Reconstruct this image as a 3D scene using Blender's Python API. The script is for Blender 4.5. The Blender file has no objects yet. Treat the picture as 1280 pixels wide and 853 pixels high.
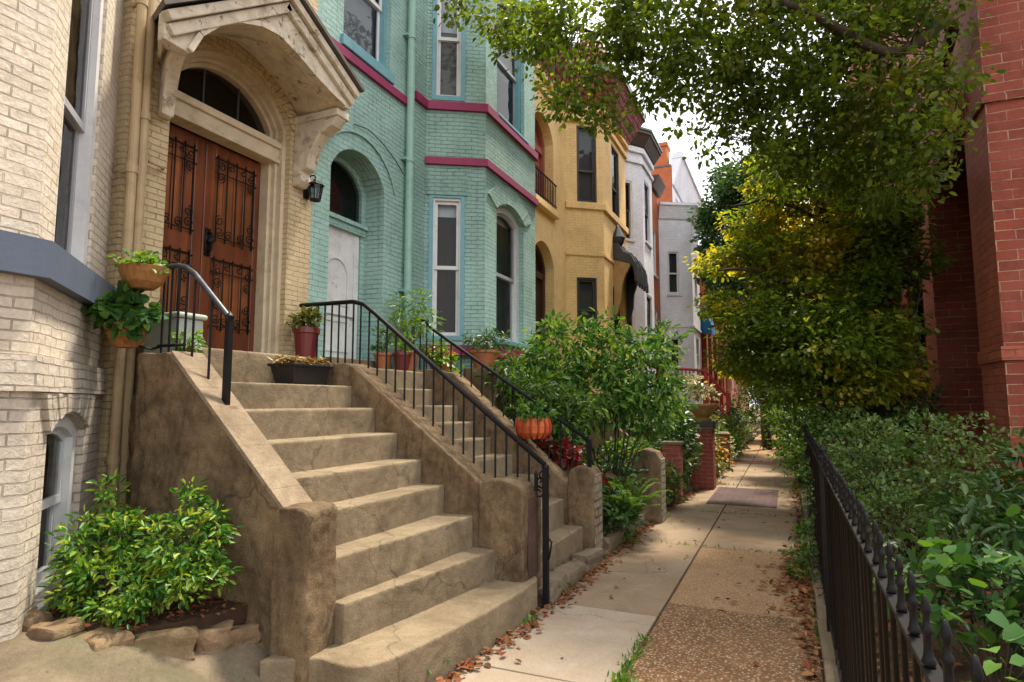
import bpy, bmesh, math, random
import numpy as np
from mathutils import Vector, Matrix
from mathutils.geometry import tessellate_polygon
random.seed(7); RNG = np.random.default_rng(11)
R = math.radians
C = bpy.context.scene.collection
SC = bpy.context.scene

# ------------------------------------------------------------------ tagging
def tag(o, label=None, cat=None, group=None, kind=None):
    if label: o['label'] = label
    if cat: o['category'] = cat
    if group: o['group'] = group
    if kind: o['kind'] = kind
    return o
ORG = {}
def thing(name, label, cat, loc, group=None, rot=(0, 0, 0)):
    o = bpy.data.objects.new(name, None); C.objects.link(o)
    o.empty_display_size = .2
    o.location = loc; o.rotation_euler = rot
    ORG[o.name] = Vector(loc)
    return tag(o, label, cat, group)
def org(o):
    return ORG.get(o.name, Vector((0, 0, 0))) if o is not None else Vector((0, 0, 0))
def copy_tree(o, parent=None):
    c = o.copy(); C.objects.link(c); c.parent = parent
    for ch in list(o.children): copy_tree(ch, c)
    return c

# ------------------------------------------------------------------ mesh builder
class MB:
    def __init__(s): s.v = []; s.f = []; s.m = []
    def add(s, vs, fs, mi=0):
        o = len(s.v); s.v += [tuple(v) for v in vs]
        for f in fs: s.f.append(tuple(i + o for i in f)); s.m.append(mi)
    def quad(s, a, b, c, d, mi=0): s.add([a, b, c, d], [(0, 1, 2, 3)], mi)
    def box(s, x0, x1, y0, y1, z0, z1, mi=0):
        s.add([(x0,y0,z0),(x1,y0,z0),(x1,y1,z0),(x0,y1,z0),(x0,y0,z1),(x1,y0,z1),(x1,y1,z1),(x0,y1,z1)],
              [(0,3,2,1),(4,5,6,7),(0,1,5,4),(1,2,6,5),(2,3,7,6),(3,0,4,7)], mi)
    def obox(s, c, sx, sy, sz, rz=0, mi=0, tilt=0):
        M = Matrix.Translation(c) @ Matrix.Rotation(rz, 4, 'Z') @ Matrix.Rotation(tilt, 4, 'X')
        vs = [M @ Vector((a*sx/2, b*sy/2, e*sz/2)) for e in (-1,1) for a, b in ((-1,-1),(1,-1),(1,1),(-1,1))]
        s.add(vs, [(0,3,2,1),(4,5,6,7),(0,1,5,4),(1,2,6,5),(2,3,7,6),(3,0,4,7)], mi)
    def fbox(s, fr, s0, s1, z0, z1, d0, d1, mi=0):
        P = [fr.pt(a, z, d) for z in (z0, z1) for a, d in ((s0,d1),(s1,d1),(s1,d0),(s0,d0))]
        s.add(P, [(0,3,2,1),(4,5,6,7),(0,1,5,4),(1,2,6,5),(2,3,7,6),(3,0,4,7)], mi)
    def prism(s, pts, vec, mi=0):            # polygon (3d points) swept along vec
        n = len(pts); vec = Vector(vec)
        a = [Vector(p) for p in pts]; b = [p + vec for p in a]
        tri = tessellate_polygon([a])
        nn = Vector((0,0,0))
        for i in range(n): nn += a[i].cross(a[(i+1) % n])
        flip = nn.dot(vec) > 0
        fs = []
        def orient(t):
            g = (a[t[1]]-a[t[0]]).cross(a[t[2]]-a[t[0]])
            return t if g.dot(nn) > 0 else (t[0], t[2], t[1])
        for t in tri:
            t = orient(t)
            if flip: fs.append((t[0],t[2],t[1])); fs.append(tuple(i+n for i in t))
            else: fs.append(t); fs.append((t[0]+n,t[2]+n,t[1]+n))
        for i in range(n):
            j = (i+1) % n
            fs.append((i,j,j+n,i+n) if flip else (j,i,i+n,j+n))
        s.add(a+b, fs, mi)
    def tube(s, pts, r, n=8, mi=0, caps=True):
        pts = [Vector(p) for p in pts]
        rs = r if isinstance(r, (list, tuple)) else [r]*len(pts)
        up = Vector((0,0,1)); rings = []
        N = None
        for i, p in enumerate(pts):
            t = (pts[min(i+1,len(pts)-1)] - pts[max(i-1,0)])
            if t.length < 1e-9: t = Vector((0,0,1))
            t.normalize()
            if N is None:
                ref = Vector((1,0,0)) if abs(t.z) > .9 else up
                N = t.cross(ref).normalized()
            else:
                N = (N - t*N.dot(t))
                if N.length < 1e-6: N = t.orthogonal()
                N.normalize()
            B = t.cross(N)
            rings.append([p + (N*math.cos(k*2*math.pi/n) + B*math.sin(k*2*math.pi/n))*rs[i] for k in range(n)])
        vs = [v for g in rings for v in g]; fs = []
        for i in range(len(pts)-1):
            for k in range(n):
                k2 = (k+1) % n
                fs.append((i*n+k, i*n+k2, (i+1)*n+k2, (i+1)*n+k))
        if caps:
            fs.append(tuple(reversed(range(n)))); fs.append(tuple((len(pts)-1)*n+k for k in range(n)))
        s.add(vs, fs, mi)
    def lathe(s, prof, c, n=20, mi=0, a0=0, a1=2*math.pi):   # prof [(r,z)] bottom to top
        full = abs(a1-a0-2*math.pi) < 1e-6
        k = n if full else n+1
        vs = []
        for r, z in prof:
            for i in range(k):
                a = a0 + (a1-a0)*i/n
                vs.append((c[0]+r*math.cos(a), c[1]+r*math.sin(a), c[2]+z))
        fs = []
        for j in range(len(prof)-1):
            for i in range(n):
                i2 = (i+1) % k
                fs.append((j*k+i, j*k+i2, (j+1)*k+i2, (j+1)*k+i))
        s.add(vs, fs, mi)
    def build(s, name, mat, parent=None, bevel=0, smooth=False, seg=2, sub=0):
        off = org(parent)
        me = bpy.data.meshes.new(name)
        me.from_pydata([(x-off.x, y-off.y, z-off.z) for x, y, z in s.v], [], s.f)
        mats = mat if isinstance(mat, (list, tuple)) else [mat]
        for m in mats: me.materials.append(m)
        if len(mats) > 1:
            me.polygons.foreach_set('material_index', s.m)
        me.update()
        uvl = me.uv_layers.new(name='UVMap')
        uv = np.zeros((len(me.loops), 2), np.float32)
        for p in me.polygons:
            n = p.normal
            if abs(n.z) < .72:
                h = math.hypot(n.x, n.y); tx, ty = -n.y/h, n.x/h
                for li in p.loop_indices:
                    v = s.v[me.loops[li].vertex_index]
                    uv[li] = (v[0]*tx + v[1]*ty, v[2])
            else:
                for li in p.loop_indices:
                    v = s.v[me.loops[li].vertex_index]; uv[li] = (v[1], v[0])
        uvl.data.foreach_set('uv', uv.ravel())
        if smooth: me.polygons.foreach_set('use_smooth', [True]*len(me.polygons))
        o = bpy.data.objects.new(name, me); C.objects.link(o)
        ORG[o.name] = off
        if parent is not None: o.parent = parent; 
        if bevel:
            b = o.modifiers.new('bevel', 'BEVEL'); b.width = bevel; b.segments = seg; b.limit_method = 'ANGLE'; b.angle_limit = R(35)
        return o
# sub-part origin: children of a part whose own location is 0 keep the root's origin (ORG carries it)

class Frame:
    def __init__(s, A, B):
        s.A = Vector((A[0], A[1], 0)); d = Vector((B[0]-A[0], B[1]-A[1], 0)); s.L = d.length
        s.u = d.normalized(); s.n = Vector((s.u.y, -s.u.x, 0))
    def pt(s, a, z, d=0):
        p = s.A + s.u*a + s.n*d; return Vector((p.x, p.y, z))

def rect(s0, s1, z0, z1): return [(s0,z0),(s1,z0),(s1,z1),(s0,z1)]
def arch(s0, s1, z0, zs, rise, n=12):
    if rise <= 0: return rect(s0, s1, z0, zs)
    w = (s1-s0)/2; c = (s0+s1)/2; r = (w*w+rise*rise)/(2*rise); zc = zs+rise-r
    a0 = math.asin(min(1, w/r))
    if rise > w: a0 = math.pi - a0
    out = [(s0,z0),(s1,z0)]
    for i in range(n+1):
        a = a0 - 2*a0*i/n
        out.append((c + r*math.sin(a), zc + r*math.cos(a)))
    return out
def arch_in(s0, s1, z0, zs, rise, t, tb=None, n=12):
    tb = t if tb is None else tb
    if rise <= 0: return rect(s0+t, s1-t, z0+tb, zs-t)
    w = (s1-s0)/2; r = (w*w+rise*rise)/(2*rise); zc = zs+rise-r
    r2 = r-t; w2 = w-t
    zs2 = zc + math.sqrt(max(r2*r2-w2*w2, 0)) if rise <= w else zs
    return arch(s0+t, s1-t, z0+tb, zs2, zs+rise-t-zs2, n)

def wall(mb, fr, outline, holes=(), depth=.12, d=0, mi=0, rmi=None):
    loops = [outline] + list(holes)
    flat = [p for l in loops for p in l]
    tris = tessellate_polygon([[Vector((a, z, 0)) for a, z in l] for l in loops])
    vs = [fr.pt(a, z, d) for a, z in flat]; fs = []
    for t in tris:
        g = (vs[t[1]]-vs[t[0]]).cross(vs[t[2]]-vs[t[0]])
        if g.length < 1e-10: continue
        fs.append(t if g.dot(fr.n) > 0 else (t[0], t[2], t[1]))
    mb.add(vs, fs, mi)
    for h in holes:
        n = len(h)
        dd = depth[list(holes).index(h)] if isinstance(depth, (list, tuple)) else depth
        for i in range(n):
            a, b = h[i], h[(i+1) % n]
            mb.quad(fr.pt(*a, d), fr.pt(*a, d-dd), fr.pt(*b, d-dd), fr.pt(*b, d), mi if rmi is None else rmi)
def ring(mb, fr, outer, inner, d0, d1, mi=0):
    n = len(outer)
    for i in range(n):
        j = (i+1) % n
        mb.quad(fr.pt(*outer[i], d0), fr.pt(*outer[j], d0), fr.pt(*inner[j], d0), fr.pt(*inner[i], d0), mi)
        mb.quad(fr.pt(*inner[i], d0), fr.pt(*inner[j], d0), fr.pt(*inner[j], d1), fr.pt(*inner[i], d1), mi)
        mb.quad(fr.pt(*outer[j], d0), fr.pt(*outer[i], d0), fr.pt(*outer[i], d1), fr.pt(*outer[j], d1), mi)
def sheet(mb, fr, poly, d, mi=0): wall(mb, fr, poly, (), 0, d, mi)
def band(mb, pts, z0, z1, t, mi=0, t2=None):
    # moulding that follows a plan polyline (left to right seen from outside), thickness t bottom / t2 top
    t2 = t if t2 is None else t2
    P = [Vector((p[0], p[1], 0)) for p in pts]; N = []
    for i in range(len(P)):
        ns = []
        if i > 0: u = (P[i]-P[i-1]).normalized(); ns.append(Vector((u.y, -u.x, 0)))
        if i < len(P)-1: u = (P[i+1]-P[i]).normalized(); ns.append(Vector((u.y, -u.x, 0)))
        if len(ns) == 1: N.append(ns[0])
        else:
            b = (ns[0]+ns[1]).normalized(); N.append(b / max(.4, b.dot(ns[0])))
    ins = -.02
    def V(i, z, d): q = P[i]+N[i]*d; return (q.x, q.y, z)
    for i in range(len(P)-1):
        mb.quad(V(i,z0,t), V(i+1,z0,t), V(i+1,z1,t2), V(i,z1,t2), mi)
        mb.quad(V(i,z1,t2), V(i+1,z1,t2), V(i+1,z1,ins), V(i,z1,ins), mi)
        mb.quad(V(i+1,z0,t), V(i,z0,t), V(i,z0,ins), V(i+1,z0,ins), mi)
    for i in (0, len(P)-1):
        q = [V(i,z0,ins), V(i,z0,t), V(i,z1,t2), V(i,z1,ins)]
        mb.quad(*(q if i == 0 else q[::-1]), mi)

# ------------------------------------------------------------------ materials
MATS = {}
def newmat(name):
    m = bpy.data.materials.new(name); m.use_nodes = True
    nt = m.node_tree; nt.nodes.clear()
    out = nt.nodes.new('ShaderNodeOutputMaterial'); b = nt.nodes.new('ShaderNodeBsdfPrincipled')
    nt.links.new(b.outputs[0], out.inputs[0])
    return m, nt, b, out
def nd(nt, t, **k):
    n = nt.nodes.new('ShaderNode'+t)
    for a, v in k.items():
        if a.startswith('i_'): n.inputs[a[2:].replace('_', ' ')].default_value = v
        else: setattr(n, a, v)
    return n
def rgba(c): return (c[0], c[1], c[2], 1)
def mul(c, k): return tuple(min(1, x*k) for x in c)
def coords(nt, kind='Object'):
    if kind == 'UV': return nd(nt, 'UVMap').outputs[0]
    if kind == 'World': return nd(nt, 'NewGeometry').outputs['Position']
    return nd(nt, 'TexCoord').outputs[kind]
def noise(nt, co, scale, detail=4, rough=.6, dist=0, stretch=None):
    if stretch:
        mp = nd(nt, 'Mapping'); mp.inputs['Scale'].default_value = stretch; nt.links.new(co, mp.inputs[0]); co = mp.outputs[0]
    n = nd(nt, 'TexNoise'); n.inputs['Scale'].default_value = scale; n.inputs['Detail'].default_value = detail
    n.inputs['Roughness'].default_value = rough; n.inputs['Distortion'].default_value = dist
    nt.links.new(co, n.inputs['Vector']); return n.outputs['Fac']
def ramp(nt, fac, stops, interp='LINEAR'):
    r = nd(nt, 'ValToRGB'); r.color_ramp.interpolation = interp
    el = r.color_ramp.elements
    while len(el) < len(stops): el.new(.5)
    for e, (p, c) in zip(el, stops):
        e.position = p; e.color = rgba(c) if not isinstance(c, (int, float)) else (c, c, c, 1)
    nt.links.new(fac, r.inputs[0]); return r.outputs[0]
def mix(nt, fac, a, b, mode='MIX'):
    m = nd(nt, 'Mix', data_type='RGBA', blend_type=mode)
    for inp, v in ((m.inputs[0], fac), (m.inputs[6], a), (m.inputs[7], b)):
        if isinstance(v, (int, float)): inp.default_value = v
        elif isinstance(v, tuple): inp.default_value = rgba(v)
        else: nt.links.new(v, inp)
    return m.outputs[2]
def math_(nt, op, a, b=None):
    m = nd(nt, 'Math', operation=op)
    for i, v in enumerate((a, b)):
        if v is None: continue
        if isinstance(v, (int, float)): m.inputs[i].default_value = v
        else: nt.links.new(v, m.inputs[i])
    return m.outputs[0]
def bump(nt, b, h, strength=.4, dist=.01):
    n = nd(nt, 'Bump'); n.inputs['Strength'].default_value = strength; n.inputs['Distance'].default_value = dist
    nt.links.new(h, n.inputs['Height']); nt.links.new(n.outputs[0], b.inputs['Normal']); return n

def plain(name, col, rough=.6, var=.15, scale=6, metal=0, bmp=.15, spec=.4, dirt=None, dirt_amt=.45, peel=None, peel_amt=.8, peel_lo=.60):
    if name in MATS: return MATS[name]
    m, nt, b, o = newmat(name); co = coords(nt, 'World')
    n1 = noise(nt, co, scale, 6, .65)
    c = ramp(nt, n1, [(.25, mul(col, 1-var)), (.5, col), (.78, mul(col, 1+var))])
    if dirt:
        n2 = noise(nt, co, scale*.45, 7, .72, .6)
        c = mix(nt, ramp(nt, n2, [(.52, 0.), (.68, dirt_amt)]), c, dirt)
    if peel:
        n3 = noise(nt, co, scale*1.1, 9, .78, .9)
        c = mix(nt, ramp(nt, n3, [(peel_lo, 0.), (peel_lo+.025, peel_amt)]), c, peel)
    nt.links.new(c, b.inputs['Base Color'])
    b.inputs['Roughness'].default_value = rough; b.inputs['Metallic'].default_value = metal
    b.inputs['Specular IOR Level'].default_value = spec
    if bmp: bump(nt, b, noise(nt, co, scale*8, 5, .6), bmp, .006)
    MATS[name] = m; return m

def brick(name, c1, c2, mortar, bw=.215, rh=.072, ms=.007, bmp=.7, stain=(.1,.07,.04), stain_amt=.35, rough=.75, flake=None, flake_amt=.5, wob=.012, bias=0, streak=.25, fade=.45, bd=.014):
    if name in MATS: return MATS[name]
    m, nt, b, o = newmat(name)
    uv = coords(nt, 'UV'); wp = coords(nt, 'World')
    # slightly wavering courses
    nz = nd(nt, 'TexNoise'); nz.inputs['Scale'].default_value = 3.2; nz.inputs['Detail'].default_value = 3
    nt.links.new(wp, nz.inputs['Vector'])
    sub = nd(nt, 'VectorMath', operation='SUBTRACT'); nt.links.new(nz.outputs['Color'], sub.inputs[0]); sub.inputs[1].default_value = (.5,.5,.5)
    sc = nd(nt, 'VectorMath', operation='SCALE'); nt.links.new(sub.outputs[0], sc.inputs[0]); sc.inputs['Scale'].default_value = wob*2
    ad = nd(nt, 'VectorMath', operation='ADD'); nt.links.new(uv, ad.inputs[0]); nt.links.new(sc.outputs[0], ad.inputs[1])
    br = nd(nt, 'TexBrick'); br.offset = .5; br.squash = 1
    nt.links.new(ad.outputs[0], br.inputs['Vector'])
    br.inputs['Color1'].default_value = rgba(c1); br.inputs['Color2'].default_value = rgba(c2); br.inputs['Mortar'].default_value = rgba(mortar)
    br.inputs['Scale'].default_value = 1; br.inputs['Mortar Size'].default_value = ms; br.inputs['Mortar Smooth'].default_value = .35
    br.inputs['Bias'].default_value = bias; br.inputs['Brick Width'].default_value = bw; br.inputs['Row Height'].default_value = rh
    col = br.outputs['Color']
    # joints fade in and out
    jn = noise(nt, wp, 5, 4, .6)
    col = mix(nt, ramp(nt, jn, [(.40, 0.), (.62, .8)]), col, mix(nt, .5, c1, c2))
    fine = noise(nt, wp, 38, 5, .7)
    col = mix(nt, 1., col, ramp(nt, fine, [(.2, .8), (.75, 1.14)]), 'MULTIPLY')
    big = noise(nt, wp, .9, 5, .65, .5)
    col = mix(nt, 1., col, ramp(nt, big, [(.3, .84), (.7, 1.1)]), 'MULTIPLY')
    st = noise(nt, wp, 2.6, 8, .72, .8)
    col = mix(nt, ramp(nt, st, [(.56, 0.), (.74, stain_amt)]), col, stain)
    if streak:
        sk = noise(nt, wp, 6, 5, .6, 0, (1.4, 1.4, .12))
        col = mix(nt, ramp(nt, sk, [(.55, 0.), (.75, streak)]), col, mul(mix_avg(c1, c2), .45))
    fd = noise(nt, wp, .7, 6, .7, .8)
    if fade: col = mix(nt, ramp(nt, fd, [(.45, 0.), (.68, fade)]), col, tuple(min(1, x*1.12+.045) for x in c1))
    if flake:
        fl = noise(nt, wp, 9, 8, .75, .3)
        col = mix(nt, ramp(nt, fl, [(.64, 0.), (.67, flake_amt)]), col, flake)
    nt.links.new(col, b.inputs['Base Color']); b.inputs['Roughness'].default_value = rough
    b.inputs['Specular IOR Level'].default_value = .3
    inv = math_(nt, 'SUBTRACT', 1., br.outputs['Fac'])
    hsum = math_(nt, 'ADD', inv, math_(nt, 'MULTIPLY', fine, .35))
    hsum = math_(nt, 'ADD', hsum, math_(nt, 'MULTIPLY', noise(nt, wp, 11, 3, .5), .5))
    bump(nt, b, hsum, bmp, bd)
    MATS[name] = m; return m
def mix_avg(a, b): return tuple((x+y)/2 for x, y in zip(a, b))

def concrete(name, col, dark, scale=2.2, speck=0, speckcols=None, rough=.85, bmp=.35, stain=.6, rust=None, streak=0, pits=0, crack=0):
    if name in MATS: return MATS[name]
    m, nt, b, o = newmat(name); wp = coords(nt, 'World')
    n1 = noise(nt, wp, scale, 9, .72, .6)
    c = ramp(nt, n1, [(.28, dark), (.5, mix_avg(col, dark)), (.72, col)])
    n3 = noise(nt, wp, 1.1, 6, .7, 1.2)
    c = mix(nt, ramp(nt, n3, [(.5, 0.), (.72, stain)]), c, mul(dark, .75))
    if rust:
        n4 = noise(nt, wp, 1.7, 6, .7, .4)
        c = mix(nt, ramp(nt, n4, [(.5, 0.), (.7, .6)]), c, rust)
    if streak:
        sk = noise(nt, wp, 7.5, 10, .76, .5, (1.2, 1.2, .45))
        c = mix(nt, ramp(nt, sk, [(.47, 0.), (.64, streak)]), c, mul(dark, .5))
        sk2 = noise(nt, wp, 3.1, 6, .7, .5, (1., 1., .4))
        c = mix(nt, ramp(nt, sk2, [(.56, 0.), (.7, streak*.8)]), c, mul(col, 1.25))
    if pits:
        pn = noise(nt, wp, 26, 6, .8)
        c = mix(nt, ramp(nt, pn, [(.58, 0.), (.68, pits)]), c, mul(dark, .5))
    if crack:
        nn = nd(nt, 'TexNoise'); nn.inputs['Scale'].default_value = 2.6; nn.inputs['Detail'].default_value = 6; nt.links.new(wp, nn.inputs['Vector'])
        s1 = nd(nt, 'VectorMath', operation='SCALE'); nt.links.new(nn.outputs['Color'], s1.inputs[0]); s1.inputs['Scale'].default_value = .5
        a1 = nd(nt, 'VectorMath', operation='ADD'); nt.links.new(wp, a1.inputs[0]); nt.links.new(s1.outputs[0], a1.inputs[1])
        vc = nd(nt, 'TexVoronoi', feature='DISTANCE_TO_EDGE'); vc.inputs['Scale'].default_value = .75; nt.links.new(a1.outputs[0], vc.inputs['Vector'])
        c = mix(nt, ramp(nt, vc.outputs['Distance'], [(.0, crack), (.007, 0.)]), c, mul(dark, .35))
    f = noise(nt, wp, 90, 4, .7)
    c = mix(nt, 1., c, ramp(nt, f, [(.25, .78), (.75, 1.18)]), 'MULTIPLY')
    h = f
    if speck:
        vo = nd(nt, 'TexVoronoi'); vo.inputs['Scale'].default_value = speck; nt.links.new(wp, vo.inputs['Vector'])
        sx = nd(nt, 'SeparateColor'); nt.links.new(vo.outputs['Color'], sx.inputs[0])
        k = len(speckcols)
        cc = ramp(nt, sx.outputs[0], [((i+.0)/k, q) for i, q in enumerate(speckcols)], 'CONSTANT')
        edge = ramp(nt, vo.outputs['Distance'], [(.25, 1.), (.62, 0.)])
        c = mix(nt, math_(nt, 'MULTIPLY', edge, .95), mul(dark, .8) if False else c, mix(nt, .15, cc, c))
        h = math_(nt, 'ADD', math_(nt, 'MULTIPLY', f, .4), edge)
    nt.links.new(c, b.inputs['Base Color']); b.inputs['Roughness'].default_value = rough; b.inputs['Specular IOR Level'].default_value = .25
    bump(nt, b, math_(nt, 'ADD', h, math_(nt, 'MULTIPLY', n1, 1.5)), bmp, .008)
    MATS[name] = m; return m

def wood(name, c1, c2, rough=.4, axis=2, scale=9):
    if name in MATS: return MATS[name]
    m, nt, b, o = newmat(name); wp = coords(nt, 'World')
    st = [1, 1, 1]; st[axis] = .07
    n = noise(nt, wp, scale, 6, .65, 1.2, tuple(st))
    n2 = noise(nt, wp, 1.5, 4, .6)
    c = ramp(nt, n, [(.28, c1), (.7, c2)])
    c = mix(nt, 1., c, ramp(nt, n2, [(.3, .6), (.7, 1.25)]), 'MULTIPLY')
    nt.links.new(c, b.inputs['Base Color']); b.inputs['Roughness'].default_value = rough; b.inputs['Specular IOR Level'].default_value = .5
    bump(nt, b, n, .25, .004)
    MATS[name] = m; return m

def leafmat(name, cols, trans=.35, rough=.42, patch=None, patch_scale=.55, patch_lo=.5, patch_hi=.66, tint=None, gloss=.4):
    if name in MATS: return MATS[name]
    m, nt, b, o = newmat(name); wp = coords(nt, 'World')
    g = nd(nt, 'NewGeometry')
    c = ramp(nt, g.outputs['Random Per Island'], [((i+.5)/len(cols), q) for i, q in enumerate(cols)])
    if patch:
        n = noise(nt, wp, patch_scale, 3, .6)
        jit = math_(nt, 'ADD', n, math_(nt, 'MULTIPLY', math_(nt, 'SUBTRACT', g.outputs['Random Per Island'], .5), .14))
        pc = ramp(nt, g.outputs['Random Per Island'], [((i+.5)/len(patch), q) for i, q in enumerate(patch)])
        c = mix(nt, ramp(nt, jit, [(patch_lo, 0.), (patch_hi, 1.)]), c, pc)
    nt.links.new(c, b.inputs['Base Color']); b.inputs['Roughness'].default_value = rough
    b.inputs['Specular IOR Level'].default_value = gloss
    tr = nd(nt, 'BsdfTranslucent')
    tc = mix(nt, 1., c, tint or (1.5, 1.45, .55), 'MULTIPLY'); nt.links.new(tc, tr.inputs[0])
    mx = nd(nt, 'MixShader'); mx.inputs[0].default_value = trans
    nt.links.new(b.outputs[0], mx.inputs[1]); nt.links.new(tr.outputs[0], mx.inputs[2]); nt.links.new(mx.outputs[0], o.inputs[0])
    MATS[name] = m; return m

def glassmat(name='window_glass', tint=(.8,.85,.85), refl=1.0):
    if name in MATS: return MATS[name]
    m, nt, b, o = newmat(name); nt.nodes.remove(b); wp = coords(nt, 'World')
    t = nd(nt, 'BsdfTransparent'); t.inputs[0].default_value = rgba(tint)
    gl = nd(nt, 'BsdfGlossy'); gl.inputs['Roughness'].default_value = .03
    n = nd(nt, 'Bump'); n.inputs['Strength'].default_value = .4; n.inputs['Distance'].default_value = .06
    nt.links.new(noise(nt, wp, 1.6, 2, .5), n.inputs['Height']); nt.links.new(n.outputs[0], gl.inputs['Normal'])
    f = nd(nt, 'Fresnel'); f.inputs[0].default_value = 1.55
    fm = math_(nt, 'ADD', math_(nt, 'MULTIPLY', f.outputs[0], refl*.5), .0)
    mx = nd(nt, 'MixShader'); nt.links.new(fm, mx.inputs[0]); nt.links.new(t.outputs[0], mx.inputs[1]); nt.links.new(gl.outputs[0], mx.inputs[2])
    nt.links.new(mx.outputs[0], o.inputs[0]); MATS[name] = m; return m

def slats(name, c1, c2, scale=60):
    if name in MATS: return MATS[name]
    m, nt, b, o = newmat(name); wp = coords(nt, 'World')
    w = nd(nt, 'TexWave', wave_type='BANDS', bands_direction='Z'); w.inputs['Scale'].default_value = scale/6.28; w.inputs['Distortion'].default_value = .15
    nt.links.new(wp, w.inputs['Vector'])
    c = ramp(nt, w.outputs['Fac'], [(.1, c1), (.5, c2)]); nt.links.new(c, b.inputs['Base Color']); bump(nt, b, w.outputs['Fac'], .5, .01)
    MATS[name] = m; return m
def curtainmat(name, col):
    if name in MATS: return MATS[name]
    m, nt, b, o = newmat(name); wp = coords(nt, 'World')
    n = noise(nt, wp, 14, 3, .5, .4, (1, 1, .04))
    c = ramp(nt, n, [(.3, mul(col, .55)), (.7, col)]); nt.links.new(c, b.inputs['Base Color']); b.inputs['Roughness'].default_value = .9
    bump(nt, b, n, .6, .03); MATS[name] = m; return m

# colours are real-world base colours, except where light or dark is painted in
M_GRAY = brick('paint_greige_brick', (.66,.575,.465), (.59,.505,.40), (.34,.28,.21), stain_amt=.3, flake=(.26,.2,.14), flake_amt=.35, bmp=1.0, wob=.016, bd=.022, ms=.005, rh=.056, bw=.18)
M_GRAYLO = brick('paint_greige_basement', (.53,.46,.38), (.46,.395,.32), (.22,.18,.14), stain_amt=.3, bmp=1.0, ms=.005, rh=.06, bw=.18, wob=.015, bd=.022)
M_BEIGE = brick('paint_cream_brick', (.58,.455,.27), (.49,.375,.21), (.27,.19,.10), stain=(.22,.14,.06), stain_amt=.45, flake=(.26,.19,.11), flake_amt=.4, bmp=1.1, wob=.02, rh=.05, bw=.155, ms=.0045)
M_GREEN = brick('paint_teal_brick', (.295,.455,.41), (.26,.41,.365), (.12,.2,.175), stain=(.10,.2,.16), stain_amt=.35, flake=(.30,.40,.34), flake_amt=.4, bmp=1.0, streak=.5, fade=.65, rh=.056, bw=.17, ms=.0045, wob=.022)
M_YELL = brick('paint_ochre_brick', (.93,.65,.29), (.88,.60,.26), (.62,.41,.17), stain=(.30,.18,.07), stain_amt=.4, bmp=.6, flake=(.5,.35,.2), flake_amt=.35, rh=.06, bw=.18, ms=.005)
M_WHITE = brick('paint_white_brick', (.86,.86,.91), (.82,.82,.87), (.58,.59,.64), stain=(.45,.43,.43), stain_amt=.25, bmp=.6, streak=.08, fade=.2)
M_RED = brick('red_brick', (.30,.062,.034), (.18,.04,.024), (.46,.29,.17), rh=.112, bw=.36, ms=.0075, bmp=.9, stain=(.08,.022,.016), stain_amt=.6, streak=.3, wob=.012, fade=.35, flake=(.10,.03,.02), flake_amt=.5)
M_REDLIT = brick('red_brick_lit_tone', (.42,.115,.068), (.31,.08,.05), (.14,.06,.04), rh=.09, bw=.28, ms=.007, bmp=.8, stain=(.07,.02,.015), stain_amt=.4)  # red brick lightened in colour for the skylight on the right house's street face
M_ORANGE = brick('orange_brick', (.50,.135,.045), (.42,.10,.035), (.34,.14,.07), bmp=.6, stain=(.22,.07,.03))
M_CREAMTRIM = plain('cream_trim_paint', (.55,.46,.32), .6, .16, 7, dirt=(.24,.17,.09), dirt_amt=.6, bmp=.4, peel=(.16,.11,.06), peel_lo=.64)
M_HOOD = plain('peeling_hood_paint', (.60,.52,.40), .75, .25, 8, dirt=(.17,.11,.055), dirt_amt=.7, bmp=.8, peel=(.09,.055,.03), peel_lo=.585)
M_HOODTOP = plain('hood_roof_tin', (.10,.085,.075), .6, .3, 8, dirt=(.2,.1,.05))
M_BLUEBAND = plain('slate_blue_paint', (.085,.105,.15), .55, .1, 5, bmp=.2)
M_MAG = plain('magenta_trim_paint', (.27,.018,.085), .55, .2, 6, bmp=.4, dirt=(.12,.02,.05), dirt_amt=.6, peel=(.33,.10,.16), peel_lo=.63, peel_amt=.5)
M_BLUE = plain('teal_blue_paint', (.15,.34,.39), .5, .12, 6, bmp=.15, dirt=(.09,.19,.22))
M_WHT = plain('white_sash_paint', (.66,.66,.66), .5, .08, 8, bmp=.1, dirt=(.36,.34,.32))
M_GREYSASH = plain('grey_sash_paint', (.36,.36,.38), .5, .1, 8, bmp=.1)
M_DKSASH = plain('dark_sash_paint', (.06,.055,.055), .5, .2, 8)
M_DOORWOOD = wood('door_mahogany', (.07,.017,.007), (.21,.056,.016), .36)
M_DOORPANEL = wood('door_panel_wood', (.11,.030,.010), (.32,.10,.027), .38)
M_WHITEDOOR = plain('weathered_white_door', (.66,.65,.63), .6, .12, 6, dirt=(.30,.27,.25), dirt_amt=.6, bmp=.4, peel=(.14,.09,.06), peel_lo=.62)
M_DARKDOOR = wood('dark_brown_door', (.035,.015,.009), (.09,.04,.02), .45)
M_IRON = plain('black_iron', (.007,.0065,.007), .5, .3, 20, metal=0, spec=.2, bmp=.2, dirt=(.03,.016,.01), dirt_amt=.15)
M_IRONLT = plain('worn_iron_handrail', (.045,.05,.06), .35, .4, 14, metal=.3, spec=.6, bmp=.2, dirt=(.2,.22,.24), dirt_amt=.5)
M_PIPE = plain('tan_downpipe_paint', (.42,.31,.17), .55, .12, 6, dirt=(.22,.13,.06))
M_GPIPE = plain('green_downpipe_paint', (.26,.44,.37), .5, .1, 6, dirt=(.14,.24,.2))
M_STEP = concrete('step_concrete', (.30,.232,.145), (.125,.09,.053), 2.9, bmp=.7, stain=.5, pits=.4, crack=.5)
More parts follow.
